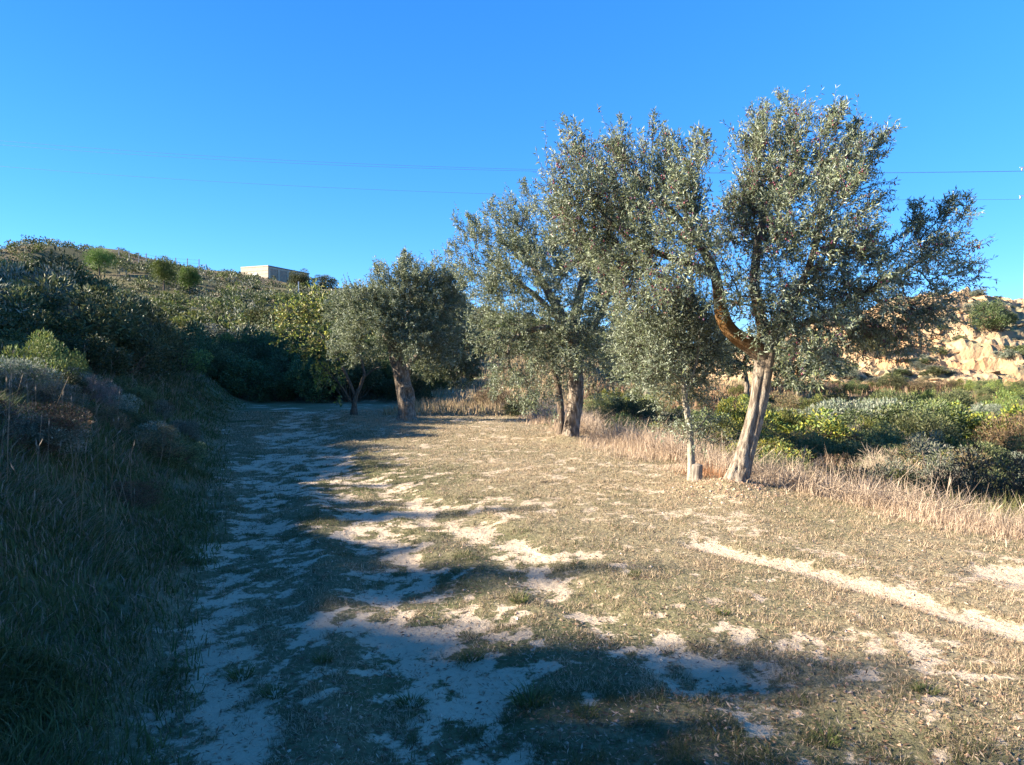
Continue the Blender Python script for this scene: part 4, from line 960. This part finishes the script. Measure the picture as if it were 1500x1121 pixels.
# dry verge along the terrace edge
x, y = scatter(190000, 3.2, 30, lambda y: xR(y) - 1.0, lambda y: np.minimum(xR(y) + 3.2, .82 * y + .5))
r_ = x - xR(y); dn = fbm(x * 1.1, y * 1.1, seed=81); kp = (rng.random(len(x)) < sstep(-.8, .9, r_ + (dn - .5) * 2.6) * (.3 + .7 * sstep(.38, .6, dn))) & inview(x, y)
x, y, r_ = x[kp], y[kp], r_[kp]; n = len(x)
far = sstep(8, 12, y); h = (.09 + .50 * rng.random(n) ** 1.3 * sstep(-.6, .6, r_)) * (.85 + .6 * far); wd = (.0015 + .0005 * y) * rng.uniform(.6, 1.3, n)
v, f = blades(np.stack([x, y, Z(x, y) - .01], 1), h * rng.uniform(.45, 1.15, n), lean(n, .9) + [.1, 0, 0], wd, .5)
warm = vn(x * .7, y * .7, seed=82); pal1 = cols(n, [(.45, .37, .245), (.38, .30, .19), (.52, .44, .31)], [2, 2, 1]); pal2 = cols(n, [(.42, .36, .28), (.35, .29, .23), (.5, .44, .36)], [2, 2, 1]); pal3 = cols(n, [(.34, .2, .09), (.27, .16, .07), (.4, .27, .13)], [1, 1, 1])
c = np.where((warm > .72)[:, None] & (y < 14)[:, None], pal3, np.where((r_ > .5)[:, None] & (y < 10)[:, None], pal2, pal1))
parts = [(v, f, np.repeat(c, 5, 0))]
# grey tangle of dead weed stems
x, y = scatter(28000, 4.4, 24, lambda y: xR(y) + .1, lambda y: np.minimum(xR(y) + 2.6, .8 * y)); n = len(x); dn = fbm(x * .9, y * .9, seed=84); kp = (dn > .43) & inview(x, y); x, y = x[kp], y[kp]; n = len(x)
b = np.stack([x, y, Z(x, y) + rng.uniform(0, .16, n)], 1); dd = norm(np.stack([rng.normal(size=n), rng.normal(size=n), np.abs(rng.normal(size=n)) * .9 + .1], 1)); L_ = rng.uniform(.12, .5, n)[:, None]
m_ = b + dd * L_ * .5; e_ = m_ + norm(dd + rng.normal(size=(n, 3)) * .4) * L_ * .5; w_ = .0008 + .00017 * y
v, f = cones(b, m_, w_ * 1.2, w_, 3); v2, f2 = cones(m_, e_, w_, w_ * .5, 3); cc = cols(n, [(.39, .325, .225), (.31, .25, .17), (.46, .39, .28)], [2, 2, 1])
stuff('verge_grass', 'pale dry grass along the edge of the clearing', 'grass', parts)
stuff('dead_weeds', 'tangle of grey dead weed stems on the edge of the clearing', 'weeds', [(v, f, np.repeat(cc, 6, 0)), (v2, f2, np.repeat(cc, 6, 0))])
# long straw stalks
x, y = scatter(110, 5.8, 24, lambda y: xR(y) + .3, lambda y: np.minimum(xR(y) + 2.4, .78 * y)); n = len(x)
b = np.stack([x, y, Z(x, y)], 1); l3 = lean(n, .55) + [.25, 0, 0]; h = rng.uniform(.3, .75, n); tip = b + (l3 + [0, 0, 1.]) * h[:, None]; md = b + (l3 * .35 + [0, 0, .55]) * h[:, None]
w_ = .0013 + .00018 * y; v, f = cones(b, md, w_ * 1.3, w_, 4); v2, f2 = cones(md, tip, w_, w_ * .5, 4); v3, f3 = leaves(tip - norm(tip - md) * .1, tip - md, .16, .014)
stuff('straw_stalks', 'long bent straw stalks rising above the verge grass', 'grass', [(v, f, (.5, .42, .28)), (v2, f2, (.5, .42, .28)), (v3, f3, (.55, .47, .33))])

# brown and green weeds of the valley
x, y = scatter(55000, 6, 44, lambda y: xR(y) + 1.6, lambda y: np.minimum(xR(y) + 24, .82 * y)); kp = inview(x, y); x, y = x[kp], y[kp]; n = len(x)
dn = fbm(x * .5, y * .5, seed=86); h = rng.uniform(.12, .5, n) * (.6 + dn); wd = (.004 + .001 * y) * rng.uniform(.7, 1.4, n)
v, f = blades(np.stack([x, y, Z(x, y) - .01], 1), h, lean(n, .5), wd, .5); hue = fbm(x * .35, y * .35, seed=87)
pg = cols(n, [(.11, .13, .04), (.15, .16, .06), (.19, .18, .07)], [1, 1, 1]); pb_ = cols(n, [(.26, .16, .08), (.33, .24, .13), (.21, .13, .07), (.4, .31, .18)], [2, 2, 1.5, 1.4])
c = np.where((hue + rng.normal(size=n) * .06 > .53)[:, None], pg, pb_)
stuff('valley_weeds', 'rusty brown and green weeds in the valley below the clearing', 'weeds', [(v, f, np.repeat(c, 5, 0))])
# dry grass on the terraces behind the bend and over the hill
x, y = scatter(60000, 24, 120, lambda y: np.maximum(-13 + 0 * y, -.5 * y), lambda y: .42 * y); z = Z(x, y); n = len(x)
kp = (x > -4.5) | (y > 46); x, y, z = x[kp], y[kp], z[kp]; n = len(x)
h = rng.uniform(.15, .4, n); wd = (.012 + .0012 * y) * rng.uniform(.7, 1.3, n); v, f = blades(np.stack([x, y, z - .02], 1), h, lean(n, .4), wd, seg=1)
stuff('terrace_grass', 'dry golden grass on the terraces behind the olive trees', 'grass', [(v, f, np.repeat(cols(n, [(.38, .3, .16), (.31, .25, .13), (.2, .19, .08), (.44, .36, .2)], [2, 2, 1, 1]), 3, 0))])

# single green tufts on the bare sand
tufts = []
for s in range(3):
    r = np.random.default_rng(300 + s); n = 150; a = r.uniform(0, 6.283, n); q = np.sqrt(r.random(n)) * .07
    b = np.stack([np.cos(a) * q, np.sin(a) * q, np.full(n, -.008)], 1); le = np.stack([np.cos(a), np.sin(a), 0 * a], 1) * r.uniform(.3, 1.4, n)[:, None]
    v, f = blades(b, r.uniform(.04, .10, n), le, .006, .5, r=r); g = Geo(); pal = np.array([(.07, .1, .03), (.1, .125, .04), (.14, .14, .06)])
    g.add(v, f, np.repeat(pal[r.choice(3, n)] * r.uniform(.8, 1.2, (n, 1)), 5, 0)); tufts.append(g.mesh('grass_tuft', M['grass']))
for k, (px, py) in enumerate(((400, 1015), (470, 970), (350, 985), (600, 1025), (575, 985), (330, 1060), (760, 880), (690, 960), (1215, 1080), (930, 845), (780, 1030), (1360, 1020), (410, 940), (860, 1050), (250, 980), (1060, 900))):
    d = CZ * F / (py - HY); x = (px - CX) / F * d; s = rng.uniform(.5, 1.0)
    if k in (4, 5, 12): continue
    obj('grass_tuft', tufts[k % 3], None, (x, d, Zs(x, d)), 'green grass tuft growing alone on the bare sandy track', 'grass tuft', 'lone grass tufts on the track', None, rng.uniform(0, 6), (s * rng.uniform(.8, 1.4), s, s * rng.uniform(.6, 1)))
